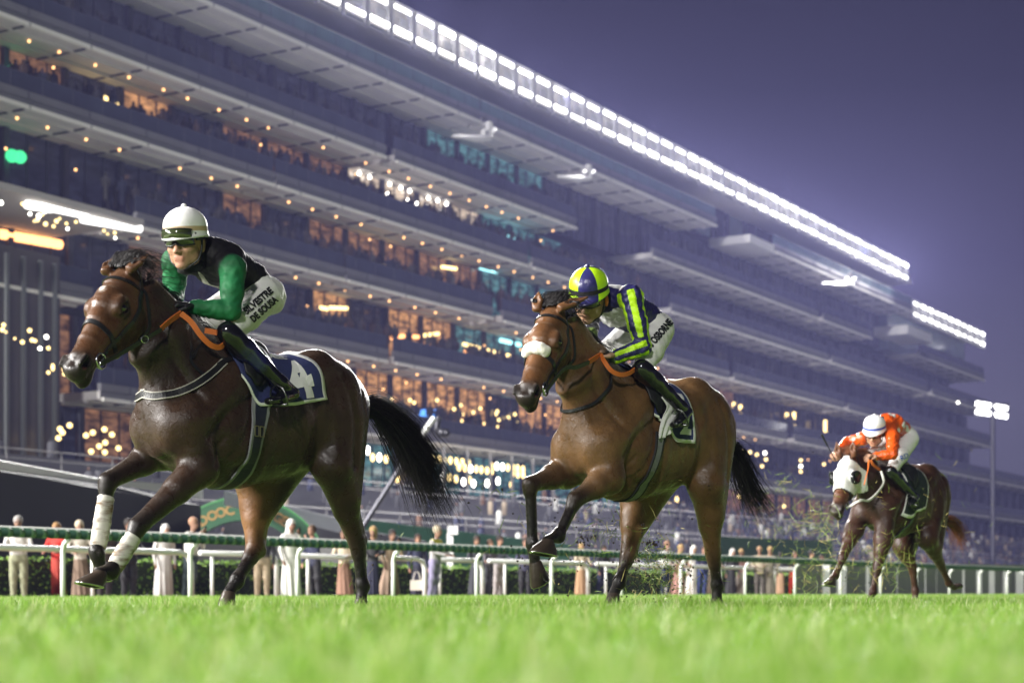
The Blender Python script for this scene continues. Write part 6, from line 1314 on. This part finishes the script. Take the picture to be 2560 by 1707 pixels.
def jockey_one(W, S):
    gr, bk = (.012, .135, .045), (.010, .009, .011)
    J = dict(label='jockey in white helmet, black body warmer and green sleeves, crouched in the lead', face=(22, 10, 0), head=(463, 590, 0), hq=1.22,
             shL=(582, 672, .20), shR=(438, 655, -.19), elL=(578, 778, .27), elR=(436, 738, -.25), wrL=(487, 768, .12), haL=(450, 764, .07), wrR=(428, 752, -.10), haR=(420, 768, -.03),
             pelvis=(-.21, 0, 1.99), waist=(-.12, 0, 2.06), chest=(.10, 0, 2.13), nape=(.22, 0, 2.19), hip=(-.16, .115, 1.95), knL=(572, 835, .25), anL=(703, 958, .35), toL=(672, 1003, .37), heL=(736, 986, .35),
             jacket={'torso': bk, 'sleeve1': gr, 'sleeve-1': gr, 'cuff': gr}, rumple=.0018, silk=('matt_racing_top', .62, .25, .35, 22), boot={'knee': (.008, .008, .010), 'mid': (.016, .018, .085), 'low': (.006, .006, .007)})
    def paint(v, col, a):
        t = v-a['che']; ax = unit(a['nb']-a['pel']); front = (v[:, 2] < a['che'][2]-.02) & (np.abs(v[:, 1]+.03-.25*(v[:, 0]-.25)) < .075-.32*(v[:, 0]-.02)) & (v[:, 0] < .30)
        pale = front & (np.linalg.norm(col-V(*bk), axis=1) < .02); col[pale] = V(.40, .38, .33); return col
    J['paint'] = paint
    root = jockey(W, J); hc, fr, q = J['hc'], J['fr'], J['q']
    wh = mat('white_helmet_cover', (.74, .73, .73), .5, .06, 8, .25, 26, coat=.15); tan = mat('tan_band', (.46, .34, .20), .7)
    h = helmet('helmet', hc, fr, [wh, tan], root, q, True, .040, bandrow=(12, 12)); bl = leather()
    goggles(hc+fr[2]*.004, fr, root, mat('smoked_lens', (.02, .018, .016), .05, .2, 8, spec=.9, coat=1.0), bl, q)
    up = hc+fr[0]*.030+fr[2]*.036; g2 = goggles(up, fr, root, mat('clear_green_lens', (.035, .045, .015), .06, .3, 8, spec=.9, coat=1.0), bl, q*1.02); chin_strap(J, bl)
    c = MB(); c.tube([hc-fr[2]*.10-fr[0]*.035, hc-fr[2]*.155-fr[0]*.055], [.068, .086], 16); c.build('collar', cloth_attr('collar_cloth', .7) if False else mat('black_cloth', (.010, .009, .011), .7, .2, 20, .4, 40), root, True)
    ink = mat('black_print', (.012, .012, .014), .7)
    print_on(J['R'], W, 'SILVESTRE', (611, 781), (678, 724), 19, ink, root, 'name_lettering', bold=.05); print_on(J['R'], W, 'DE SOUSA', (628, 800), (690, 745), 19, ink, root, 'name_lettering', bold=.05)
    return J
def jockey_two(W, S):
    navy, lime, wht = (.022, .020, .095), (.42, .70, .008), (.55, .55, .55)
    J = dict(label='jockey in lime and navy striped silks and quartered cap on the second horse', face=(20, 28, -4), head=(1472, 732, 0), hq=1.2,
             shL=(1578, 742, .20), shR=(1487, 735, -.19), elL=(1607, 868, .27), elR=(1475, 812, -.20), wrL=(1535, 893, .14), haL=(1502, 880, .09), wrR=(1478, 838, -.06), haR=(1489, 872, -.01),
             pelvis=(-.22, 0, 2.00), waist=(-.12, 0, 2.05), chest=(.12, 0, 2.10), nape=(.30, 0, 2.13), hip=(-.17, .115, 1.95), knL=(1606, 925, .25), anL=(1703, 1018, .34), toL=(1685, 1062, .37), heL=(1719, 1032, .35), skin=(.50, .30, .20), tips='skin',
             jacket={'torso': navy, 'sleeve1': navy, 'sleeve-1': (.03, .03, .04), 'cuff': lime}, silk=('satin_silks', .45, .35, .6, 20), boot={'knee': (.008, .008, .009), 'mid': (.008, .008, .009), 'low': (.008, .008, .009)})
    def paint(v, col, a):
        for (p, e, r) in ((a['sh'][1], a['el'][1], .10), (a['el'][1], a['wr'][1], .085)):
            ax = unit(e-p); d = v-p; t = (d @ ax)/np.linalg.norm(e-p); rad = d-np.outer(d @ ax, ax); ref = unit(V(.55, .8, 0)-ax*(V(.55, .8, 0) @ ax)); o2 = np.cross(ax, ref); an = np.degrees(np.arctan2(rad @ o2, rad @ ref)) % 74
            m = (t > -.10) & (t < 1.05) & (np.linalg.norm(rad, axis=1) < r) & (v[:, 1] > .13 if r > .09 else v[:, 1] > .08); li = m & (an < 37); col[m] = V(*navy); col[li] = V(*lime)
        x = v[:, 0]; z = v[:, 2]; pan = (x > .13) & (x < .30) & (np.abs(v[:, 1]) < .185) & (np.linalg.norm(col-V(*navy), axis=1) < .02); col[pan] = V(*wht); return col
    J['paint'] = paint; root = jockey(W, J); hc, fr, q = J['hc'], J['fr'], J['q']; bl = leather()
    sn, sl = mat('navy_satin', navy, .32, .2, 10, .4, 26, spec=.5), mat('lime_satin', lime, .4, .12, 10, .4, 26)
    h = helmet('helmet', hc, fr, [sn, mat('black_cloth', (.010, .009, .011), .7), sl], root, q*1.04, True, .042, True, True, (12, 12))
    goggles(hc, fr, root, mat('grey_lens', (.10, .085, .075), .06, .2, 8, spec=.9, coat=1.0), bl, q); chin_strap(J, bl)
    e = hc+fr[1]*.096*q-fr[0]*.012-fr[2]*.02; mb = Body(); mb.ell(e, V(.030, .014, .042), .01, 'p', np.stack(fr, 1)); a, f = mb.mesh(.005, 1); body_obj('ear_pad', a, f, mat('orange_pad', (.50, .13, .02), .8), root)
    ink = mat('black_print', (.012, .012, .014), .7); print_on(J['R'], W, 'S OSBORNE', (1624, 864), (1676, 802), 20, ink, root, 'name_lettering', bold=.05)
    return J
def jockey_three(W, S):
    org, wht = (.52, .070, .006), (.60, .60, .56)
    J = dict(label='jockey in white cap with blue band and orange silks on the rear horse', face=(14, 22, -4), head=(2186, 1074, 0), hq=1.16, res=.007,
             shL=(2232, 1092, .20), shR=(2160, 1096, -.20), elL=(2232, 1136, .30), elR=(2119, 1104, -.42), wrL=(2188, 1140, .13), haL=(2170, 1139, .09), wrR=(2097, 1128, -.33), haR=(2084, 1142, -.30),
             pelvis=(-.20, 0, 1.99), waist=(-.11, 0, 2.05), chest=(.12, 0, 2.09), nape=(.28, 0, 2.12), hip=(-.16, .115, 1.94), knL=(2226, 1180, .25), anL=(2284, 1238, .34), toL=(2276, 1262, .36), heL=(2292, 1244, .35), skin=(.44, .24, .15), glove=(.40, .22, .14),
             jacket={'torso': org, 'sleeve1': org, 'sleeve-1': org, 'cuff': (.6, .14, .01)}, silk=('orange_satin', .28, .55, .7, 22), boot={'knee': (.008, .010, .009), 'mid': (.008, .010, .009), 'low': (.008, .010, .009)})
    def paint(v, col, a):
        rg = np.random.default_rng(5)
        for c in ((-.02, .16, 2.06), (-.14, .05, 2.17), (-.10, .15, 2.00), (.20, .06, 2.20), (.05, .12, 2.18), (.16, .10, 2.02), (.10, .20, 2.08), (.30, .14, 2.0), (.20, .24, 1.98), (.02, .18, 2.16), (-.06, .12, 2.22), (.22, -.05, 2.04), (.26, .03, 2.02), (-.16, .14, 2.10), (.08, -.08, 2.20)):
            m = np.linalg.norm((v-V(*c))*V(1, 1, 1.1)+.012*np.sin(v[:, [2, 0, 1]]*60), axis=1) < .052; col[m] = V(*wht)
        return col
    J['paint'] = paint; root = jockey(W, J); hc, fr, q = J['hc'], J['fr'], J['q']; bl = leather()
    h = helmet('helmet', hc, fr, [mat('white_helmet_cover', (.74, .73, .73), .5), mat('blue_band', (.03, .07, .42), .6)], root, q*1.05, True, .035, True, False, (12, 12))
    goggles(hc, fr, root, mat('orange_lens', (.20, .03, .01), .05, .2, 8, spec=.9, coat=1.0), bl, q); chin_strap(J, bl)
    ink = mat('blue_print', (.02, .09, .42), .7); print_on(J['R'], W, 'RD', (2252, 1146), (2270, 1136), 12, ink, root, 'breeches_logo', bold=.01)
    w = Body(); a = V(*W.px(2086, 1146, -.30)); b = V(*W.px(2054, 1086, -.36)); M = a+(b-a)*.55; w.chain([a-(b-a)*.08, a, M], [.008, .007, .0055], .004, 'w'); w.seg(M, b, .012, .006, .017, .007, lat=(0, 1, 0), k=.01, tag='w'); vv, f = w.mesh(.004, 1)
    whip = empty('whip', 'black padded riding whip held up by the jockey in orange', 'whip', (W.O[0], W.O[1], 0), W.rz); body_obj('shaft', vv, f, mat('whip_leather', (.012, .012, .012), .5, .2, 20), whip)
    return J
# ------------------------------------------------------------------ spectators at the rail
def rail_person(label, px, head_y, kind, hair_c, top_c, low_c, skin=(.24, .13, .085), arms='rail', h=1.72, turn=0.0, shawl=None):
    """one standing figure; feet on the turf, facing the course"""
    Y = (h-CAM_H)*F_PX/(YH-head_y); P = plane_at(px, YH, Y); s = h/1.75
    rv = np.random.default_rng(int(px)); root = empty('person', label, 'person', (P[0], P[1], 0.0), math.atan2(-.45, .25)+turn+rv.normal()*.45, None); root.rotation_euler[0] = rv.normal()*.025; root.rotation_euler[1] = .03+abs(rv.normal())*.035
    B = Body(); q = lambda *a: V(*a)*s
    if kind in ('trousers', 'suit', 'shorts'):
        for y in (.10, -.10): B.chain([q(0, y, .86), q(.01, y*1.05, .48), q(-.01, y*1.1, .06)], [.10*s, .085*s, .06*s], .04, 'low'); B.cap(q(-.03, y*1.1, .04), q(.14, y*1.2, .035), .045*s, .035*s, .02, 'shoe')
        B.seg(q(0, 0, .84), q(0, 0, 1.02), .165*s, .12*s, .160*s, .115*s, k=.04, tag='low')
        B.seg(q(0, 0, .98 if kind == 'trousers' else .82), q(0, 0, 1.30), .175*s, .125*s, .195*s, .135*s, k=.03, tag='top')
    elif kind == 'thobe':
        B.seg(q(0, 0, .05), q(0, 0, .95), .235*s, .19*s, .175*s, .145*s, k=.03, tag='top', capf=.15); B.seg(q(0, 0, .95), q(0, 0, 1.30), .175*s, .145*s, .20*s, .14*s, k=.03, tag='top')
    else:
        w = {'dress': .17, 'skirt': .30, 'abaya': .22}[kind]; B.seg(q(0, 0, .10), q(0, 0, .90), w*s, w*.8*s, .150*s, .125*s, k=.04, tag='low', capf=.15); B.cap(q(0, .07, .02), q(0, .07, .3), .05*s, .06*s, .02, 'skin'); B.cap(q(0, -.07, .02), q(0, -.07, .3), .05*s, .06*s, .02, 'skin')
        B.seg(q(0, 0, .92), q(0, 0, 1.28), .135*s, .11*s, .170*s, .12*s, k=.03, tag='top')
    B.cap(q(0, -.15, 1.36), q(0, .15, 1.36), .085*s, .085*s, .05, 'top'); B.cap(q(0, 0, 1.38), q(.02, 0, 1.54), .058*s, .052*s, .03, 'skin')
    hc = q(.03, 0, 1.625); B.ell(hc, V(.098, .076, .118)*s, .02, 'skin'); B.ell(hc+q(.045, 0, -.07), V(.055, .05, .05)*s, .03, 'skin'); B.ell(hc+q(.10, 0, -.02), V(.02, .016, .03)*s, .015, 'skin')
    if kind == 'thobe' or hair_c == 'cloth':
        B.ell(hc+q(-.02, 0, .03), V(.112, .098, .108)*s, .02, 'cloth'); B.cap(hc+q(-.06, 0, 0), hc+q(-.10, 0, -.26), .085*s, .11*s, .04, 'cloth'); B.ell(hc+q(.075, 0, -.03), V(.05, .058, .07)*s, .015, 'skin')
    else:
        B.ell(hc+q(-.030, 0, .046), V(.114, .100, .108)*s, .010, 'hair')
        if kind in ('dress', 'skirt', 'abaya'): B.cap(hc+q(-.05, .02, 0), hc+q(-.07, 0, -.24), .085*s, .075*s, .03, 'hair')
    sl = 'skin' if arms in ('bare', 'phone_bare') else 'top'
    for y in (1, -1):
        S_ = q(0, y*.20, 1.36)
        if arms in ('rail', 'bare'): E_, W_ = q(.10, y*.27, 1.12), q(.36, y*.17, 1.07)
        elif arms.startswith('phone'): E_, W_ = (q(.14, y*.24, 1.14), q(.27, y*.07, 1.42)) if y == 1 or arms == 'phone2' else (q(.02, y*.27, 1.08), q(.12, y*.25, .86))
        else: E_, W_ = q(-.02, y*.27, 1.08), q(.06, y*.26, .82)
        B.cap(S_, E_, .058*s, .048*s, .03, 'top'); B.cap(E_, W_, .046*s, .036*s, .02, sl); B.seg(W_, W_+unit(W_-E_)*.13*s, .042*s, .022*s, .036*s, .016*s, k=.015, tag='skin')
    v, f = B.mesh(.020, 1); cl = (.68, .67, .64)
    ck = B.tags(v, dict(skin=skin, hair=hair_c if hair_c != 'cloth' else cl, cloth=cl, top=top_c, low=low_c, shoe=(.03, .025, .02)), .006, top_c); d = (v-hc)/s
    ck[(d[:, 0] > .055) & (np.abs(d[:, 2]-.012) < .014) & (np.abs(np.abs(d[:, 1])-.034) < .022)] *= .35; ck[(d[:, 0] > .05) & (np.abs(d[:, 2]+.072) < .012) & (np.abs(d[:, 1]) < .03)] *= .55
    if shawl is not None: ck[(np.abs(v[:, 2]-1.34*s) < .09) & (np.hypot(v[:, 0], v[:, 1]) < .22)] = V(*shawl)
    if kind in ('thobe', 'dress', 'skirt', 'abaya'):                         # folds of the cloth
        an_ = np.arctan2(v[:, 1], v[:, 0]); r_ = np.clip((1.0*s-v[:, 2])/.5, 0, 1); k_ = 1+.075*r_*np.sin(an_*9+3*v[:, 2]+len(label) % 7); v[:, 0] *= k_; v[:, 1] *= k_
    else:
        v[:, 0] += .010*np.sin(v[:, 2]*24+v[:, 1]*30)*(v[:, 2] < 1.3*s)
    body_obj('body', v, f, mat('spectator_skin_and_cloth', (.95, .95, .95), .75, .12, 6, .35, 30, attr='hue'), root, ck)
    if arms.startswith('phone'):
        mb = MB(); mb.box(q(.30, .05, 1.50), (.012, .075*s, .15*s)); o = mb.build('phone', mat('phone_case', (.02, .02, .022), .3)); o.location = root.location; o.rotation_euler = root.rotation_euler.copy(); props(o, 'dark phone held up by the '+' '.join(label.split()[:9]), 'phone')
    return root
def build_spectators():
    blk, brn, bl, gry, wcl = (.02, .016, .014), (.07, .04, .022), (.36, .24, .10), (.30, .29, .28), (.66, .65, .62)
    beige, cream, peach, navy, dk = (.34, .25, .17), (.52, .44, .32), (.27, .15, .10), (.02, .024, .055), (.022, .022, .025)
    T = rail_person
    T('grey haired man in white shirt and olive trousers leaning on the crowd rail', 47, 1290, 'trousers', gry, wcl, (.26, .27, .17), (.27, .15, .10), 'bare', 1.74)
    T('woman in long red dress behind the crowd rail', 147, 1307, 'dress', (.30, .17, .06), (.50, .025, .015), (.34, .035, .02), (.27, .15, .10), 'rail', 1.68)
    T('woman in pale blouse and brown skirt beside the woman in red', 205, 1301, 'abaya', cream, (.52, .47, .40), (.20, .14, .10), (.27, .15, .10), 'rail', 1.66)
    T('bald man in brown jacket right of the pale blouse', 262, 1292, 'suit', (.10, .06, .04), (.07, .05, .04), (.05, .04, .04), (.36, .2, .13), 'down', 1.76)
    T('dark haired man in black suit in front of the black screen wall', 322, 1297, 'suit', blk, dk, dk, (.27, .15, .10), 'rail', 1.75)
    T('man in long white robe and white headcloth left of the arch', 407, 1309, 'thobe', 'cloth', (.62, .60, .57), wcl, (.30, .17, .11), 'down', 1.74)
    T('bald man in white shirt and dark trousers pointing a phone before the arch', 470, 1293, 'trousers', (.34, .19, .12), (.60, .58, .54), (.025, .04, .045), (.27, .15, .10), 'phone2', 1.80)
    T('man in black top and sand trousers under the arch', 655, 1307, 'trousers', brn, dk, (.38, .30, .20), (.34, .19, .12), 'down', 1.72)
    T('man in white robe and flowing white headcloth beside the arch', 728, 1297, 'thobe', 'cloth', (.60, .58, .55), wcl, (.24, .12, .08), 'phone', 1.78)
    T('man in navy jacket raising his hand next to the white robe', 788, 1313, 'suit', brn, navy, dk, (.38, .21, .14), 'phone', 1.74)
    T('woman in peach skirt and cream top behind the leading horse hind leg', 862, 1325, 'abaya', brn, cream, peach, (.27, .15, .10), 'rail', 1.66)
    T('blonde woman in black top and short navy skirt', 930, 1316, 'dress', bl, dk, (.02, .02, .045), (.27, .15, .10), 'rail', 1.70)
    T('dark haired woman in pleated beige dress holding a phone', 972, 1324, 'skirt', blk, beige, (.42, .30, .22), (.27, .15, .10), 'phone', 1.70)
    T('woman in dark navy outfit carrying a cream handbag', 1046, 1335, 'abaya', blk, navy, (.018, .018, .035), (.36, .2, .13), 'down', 1.66)
    T('woman with yellow scarf, grey top and lilac trousers', 1081, 1314, 'trousers', (.42, .36, .26), (.36, .34, .34), (.26, .23, .36), (.27, .15, .10), 'rail', 1.72, 0, (.55, .50, .04))
    T('person in black tunic seen from behind left of a rail post', 1188, 1339, 'abaya', blk, (.04, .042, .05), (.035, .037, .045), (.3, .17, .11), 'rail', 1.72)
    T('child in dark top beside the black tunic', 1216, 1348, 'trousers', brn, (.10, .09, .10), (.05, .05, .06), (.36, .2, .13), 'rail', 1.62)
    T('curly haired man in grey blue shirt and pale trousers', 1245, 1338, 'trousers', blk, (.16, .17, .22), (.40, .36, .35), (.38, .21, .14), 'rail', 1.76)
    T('man in dark shirt behind the forelegs of the second horse', 1312, 1345, 'suit', blk, (.05, .05, .09), dk, (.34, .19, .13), 'rail', 1.72)
    T('woman in cream top and caramel skirt behind the raised hoof', 1452, 1358, 'abaya', bl, cream, (.36, .22, .12), (.27, .15, .10), 'rail', 1.66)
    T('man in black jacket right of the caramel skirt', 1502, 1362, 'suit', blk, dk, navy, (.34, .19, .13), 'phone', 1.74)
    T('bald man in white shirt between the hind legs of the second horse', 1664, 1352, 'trousers', (.27, .15, .10), wcl, navy, (.27, .15, .10), 'rail', 1.76)
    T('blonde woman in long pink dress between the hind legs', 1692, 1360, 'skirt', bl, (.27, .15, .10), (.50, .27, .23), (.27, .15, .10), 'bare', 1.70)
    T('man in white robe beside the pink dress', 1728, 1362, 'thobe', 'cloth', (.56, .54, .50), wcl, (.28, .15, .1), 'down', 1.74)
    T('man in navy shirt and blue trousers behind the second horse hock', 1752, 1362, 'trousers', blk, navy, (.03, .045, .13), (.36, .2, .13), 'rail', 1.74)
    T('woman in sand coat behind the second horse hock', 1782, 1366, 'abaya', bl, beige, (.30, .24, .17), (.27, .15, .10), 'rail', 1.70)
    T('woman in dark coat with pale headscarf left of a white post', 1826, 1370, 'abaya', 'cloth', dk, dk, (.27, .15, .10), 'down', 1.70)
    T('woman in rose top right of the pale headscarf', 1852, 1372, 'abaya', bl, (.40, .22, .20), (.30, .26, .22), (.27, .15, .10), 'bare', 1.68)
    T('man in sand coloured coat right of a white rail post', 1900, 1366, 'suit', (.36, .22, .12), (.40, .34, .25), (.08, .07, .06), (.27, .15, .10), 'rail', 1.76)
    T('blond man in long taupe coat turned away', 1922, 1366, 'abaya', bl, (.27, .24, .19), (.26, .23, .18), (.27, .15, .10), 'down', 1.78)
    T('woman in black dress leaning over the crowd rail', 1950, 1380, 'dress', blk, dk, (.32, .2, .12), (.27, .15, .10), 'rail', 1.66)
    T('person in bright red trousers and dark jacket', 1982, 1378, 'trousers', brn, (.05, .045, .045), (.56, .04, .02), (.27, .15, .10), 'rail', 1.70)
    T('bearded man in black shirt left of the rear horse', 2020, 1375, 'suit', blk, dk, dk, (.36, .2, .13), 'rail', 1.76)
    T('person in cream jacket left of the rear horse foreleg', 2052, 1388, 'suit', brn, (.55, .50, .38), (.12, .1, .08), (.27, .15, .10), 'rail', 1.70)
    T('person in cream coat under the chest of the rear horse', 2132, 1394, 'suit', brn, (.52, .47, .34), (.1, .09, .08), (.27, .15, .10), 'rail', 1.72)
    T('person in orange top between the forelegs of the rear horse', 2160, 1396, 'suit', blk, (.46, .19, .06), (.2, .1, .05), (.36, .2, .13), 'rail', 1.70)
    T('person in white shirt bending behind the rear horse belly', 2236, 1404, 'suit', brn, wcl, (.1, .1, .1), (.27, .15, .10), 'rail', 1.64)
    for px, hy, c, t in ((2308, 1406, (.36, .2, .12), 'brown shirt'), (2336, 1410, (.55, .53, .42), 'ivory shirt'), (2368, 1414, (.06, .06, .07), 'black shirt'), (2420, 1414, (.12, .14, .22), 'slate blue shirt'), (2462, 1418, wcl, 'bright white shirt'), (2505, 1420, (.22, .2, .18), 'taupe shirt'), (2540, 1421, (.5, .45, .4), 'oatmeal shirt')):
        T('person in %s behind the boundary wall at the right' % t, px, hy, 'suit', brn, c, dk, (.38, .22, .15), 'rail', 1.70)
    # the cream handbag
    mb = MB(); Yb = (1.66-CAM_H)*F_PX/(YH-1335)-.35; p = plane_at(1042, 1462, Yb); mb.box((p[0], p[1], p[2]), (.34, .12, .26)); mb.tube([p+V(-.10, 0, .13), p+V(-.05, 0, .34), p+V(.05, 0, .34), p+V(.10, 0, .13)], .014, 6); o = mb.build('handbag', mat('cream_leather', (.58, .54, .46), .5)); props(o, 'cream handbag with a looped handle hanging before the hedge', 'handbag')

# ------------------------------------------------------------------ turf thrown up by the hooves
def build_divots():
    rg = np.random.default_rng(17); v, f, mi = [], [], []
    def blade(p, L, w, m, curl=.3):
        d = unit(rg.normal(size=3)); e = unit(np.cross(d, rg.normal(size=3))); b = np.cross(d, e)*L*curl*rg.normal(); o = len(v); pts = [p-d*L/2, p+b*.5, p+d*L/2+b*.2]
        for i, c in enumerate(pts): k = (.6, 1, .15)[i]; v.extend([tuple(c-e*w*k), tuple(c+e*w*k)])
        f.extend([(o, o+1, o+3, o+2), (o+2, o+3, o+5, o+4)]); mi.extend([m, m])
    def clod(p, r):
        o = len(v); q = [(0, 0, 1), (1, 0, .1), (0, 1, -.1), (-1, 0, .1), (0, -1, 0), (0, 0, -1)]; v.extend([tuple(p+V(*a)*r*rg.uniform(.5, 1.3, 3)) for a in q]); F = [(0, 1, 2), (0, 2, 3), (0, 3, 4), (0, 4, 1), (5, 2, 1), (5, 3, 2), (5, 4, 3), (5, 1, 4)]; f.extend([tuple(x+o for x in t) for t in F]); mi.extend([2]*8)
    def spray(cx_, cy_, Y, sx, sy, nb, nc, L=.09, w=.0022):
        for i in range(nb):
            p = plane_at(cx_+rg.normal()*sx, cy_+rg.normal()*sy, Y+rg.normal()*.35)
            if p[2] > .02: blade(p, L*rg.uniform(.3, 1.4), w*rg.uniform(.6, 1.4), int(rg.random() < .3))
        for i in range(nc):
            p = plane_at(cx_+rg.normal()*sx*1.1, cy_+rg.normal()*sy*1.1, Y+rg.normal()*.35)
            if p[2] > .02: clod(p, rg.uniform(.003, .010))
    def tuft(cx_, cy_, Y, r, n, L):
        c = plane_at(cx_, cy_, Y)
        for i in range(n): blade(c+rg.normal(size=3)*r, L*rg.uniform(.5, 1.3), .0020, int(rg.random() < .25), .25)
    spray(1640, 1440, 12.6, 55, 40, 330, 260, .10); spray(1600, 1330, 12.6, 70, 60, 110, 60, .08); spray(1480, 1330, 12.4, 70, 70, 90, 60, .09); spray(1390, 1420, 12, 60, 50, 50, 60, .08); spray(1950, 1280, 19.2, 70, 60, 140, 30, .11, .0019); spray(2000, 1420, 19.6, 70, 40, 150, 40, .11, .0019); spray(2180, 1330, 19.8, 90, 60, 150, 110, .09, .0018); spray(2350, 1250, 20.6, 80, 80, 70, 30, .11, .0018); spray(2130, 1410, 19.8, 60, 40, 90, 30, .11, .0018); spray(1250, 1290, 11.6, 90, 60, 30, 20, .08); spray(920, 1400, 11.2, 60, 60, 16, 14, .06)
    for t in ((2030, 1290, 19.0, .10, 60, .24), (2060, 1315, 19.0, .12, 46, .26), (1963, 1205, 19.0, .06, 26, .14), (2022, 1452, 19.4, .09, 46, .2), (2215, 1385, 19.6, .12, 60, .18), (2265, 1400, 19.6, .10, 40, .18), (2080, 1375, 19.4, .14, 60, .22), (2195, 1440, 19.6, .12, 40, .2), (1960, 1330, 19, .08, 20, .14), (1488, 1343, 12.3, .03, 20, .07), (1532, 1330, 12.3, .035, 34, .11), (1625, 1395, 12.5, .06, 50, .10), (1612, 1358, 12.5, .03, 26, .06), (1660, 1430, 12.5, .07, 60, .12)): tuft(*t)
    for q in ((1625, 1358), (1480, 1345), (1455, 1350), (1605, 1315), (1637, 1362)):
        for k in range(7): clod(plane_at(q[0]+rg.normal()*7, q[1]+rg.normal()*5, 12.4), rg.uniform(.006, .014))
    o = mesh_obj('flying_turf', v, f, [mat('torn_grass', (.15, .23, .03), .5, .35, 3), mat('dry_grass', (.38, .33, .10), .5, .3, 3), mat('soil', (.030, .022, .014), .9, .3, 9)], None, False, mi); props(o, 'torn grass and soil thrown up around the second and the rear horse', 'turf divots', kind='stuff')
def build_haze():
    m = bpy.data.materials.new('night_haze'); m.use_nodes = True; N, L = nodes_of(m); N.remove(N['Principled BSDF']); p = N.new('ShaderNodeVolumePrincipled'); p.inputs['Color'].default_value = (.46, .46, 1.0, 1); p.inputs['Density'].default_value = HAZE; p.inputs['Anisotropy'].default_value = .2; L.new(p.outputs[0], N['Material Output'].inputs['Volume'])
    mb = MB(); mb.box((90, 210, 35.5), (420, 560, 75)); o = mb.build('haze', m); props(o, 'thin lit night haze over the course', kind='stuff')
# ------------------------------------------------------------------ the scene
FLOOD_W = 62000.0; KEY_W = 320000.0; HAZE = 0.00026; H_RES = .007
build_ground()
STAND, LV, OUT, SEGS = build_grandstand()
build_haze()
build_rails(); build_hedge(); build_sidings(); build_grass()
W1, R1_, S1, B1, BR1 = horse_one(); tack_one(W1, R1_, S1, B1, BR1); jockey_one(W1, S1)
W2, R2_, S2, B2 = horse_two(); jockey_two(W2, S2)
W3, R3_, S3, B3 = horse_three(); jockey_three(W3, S3)
build_spectators(); build_balcony_crowd(LV, OUT); build_divots()
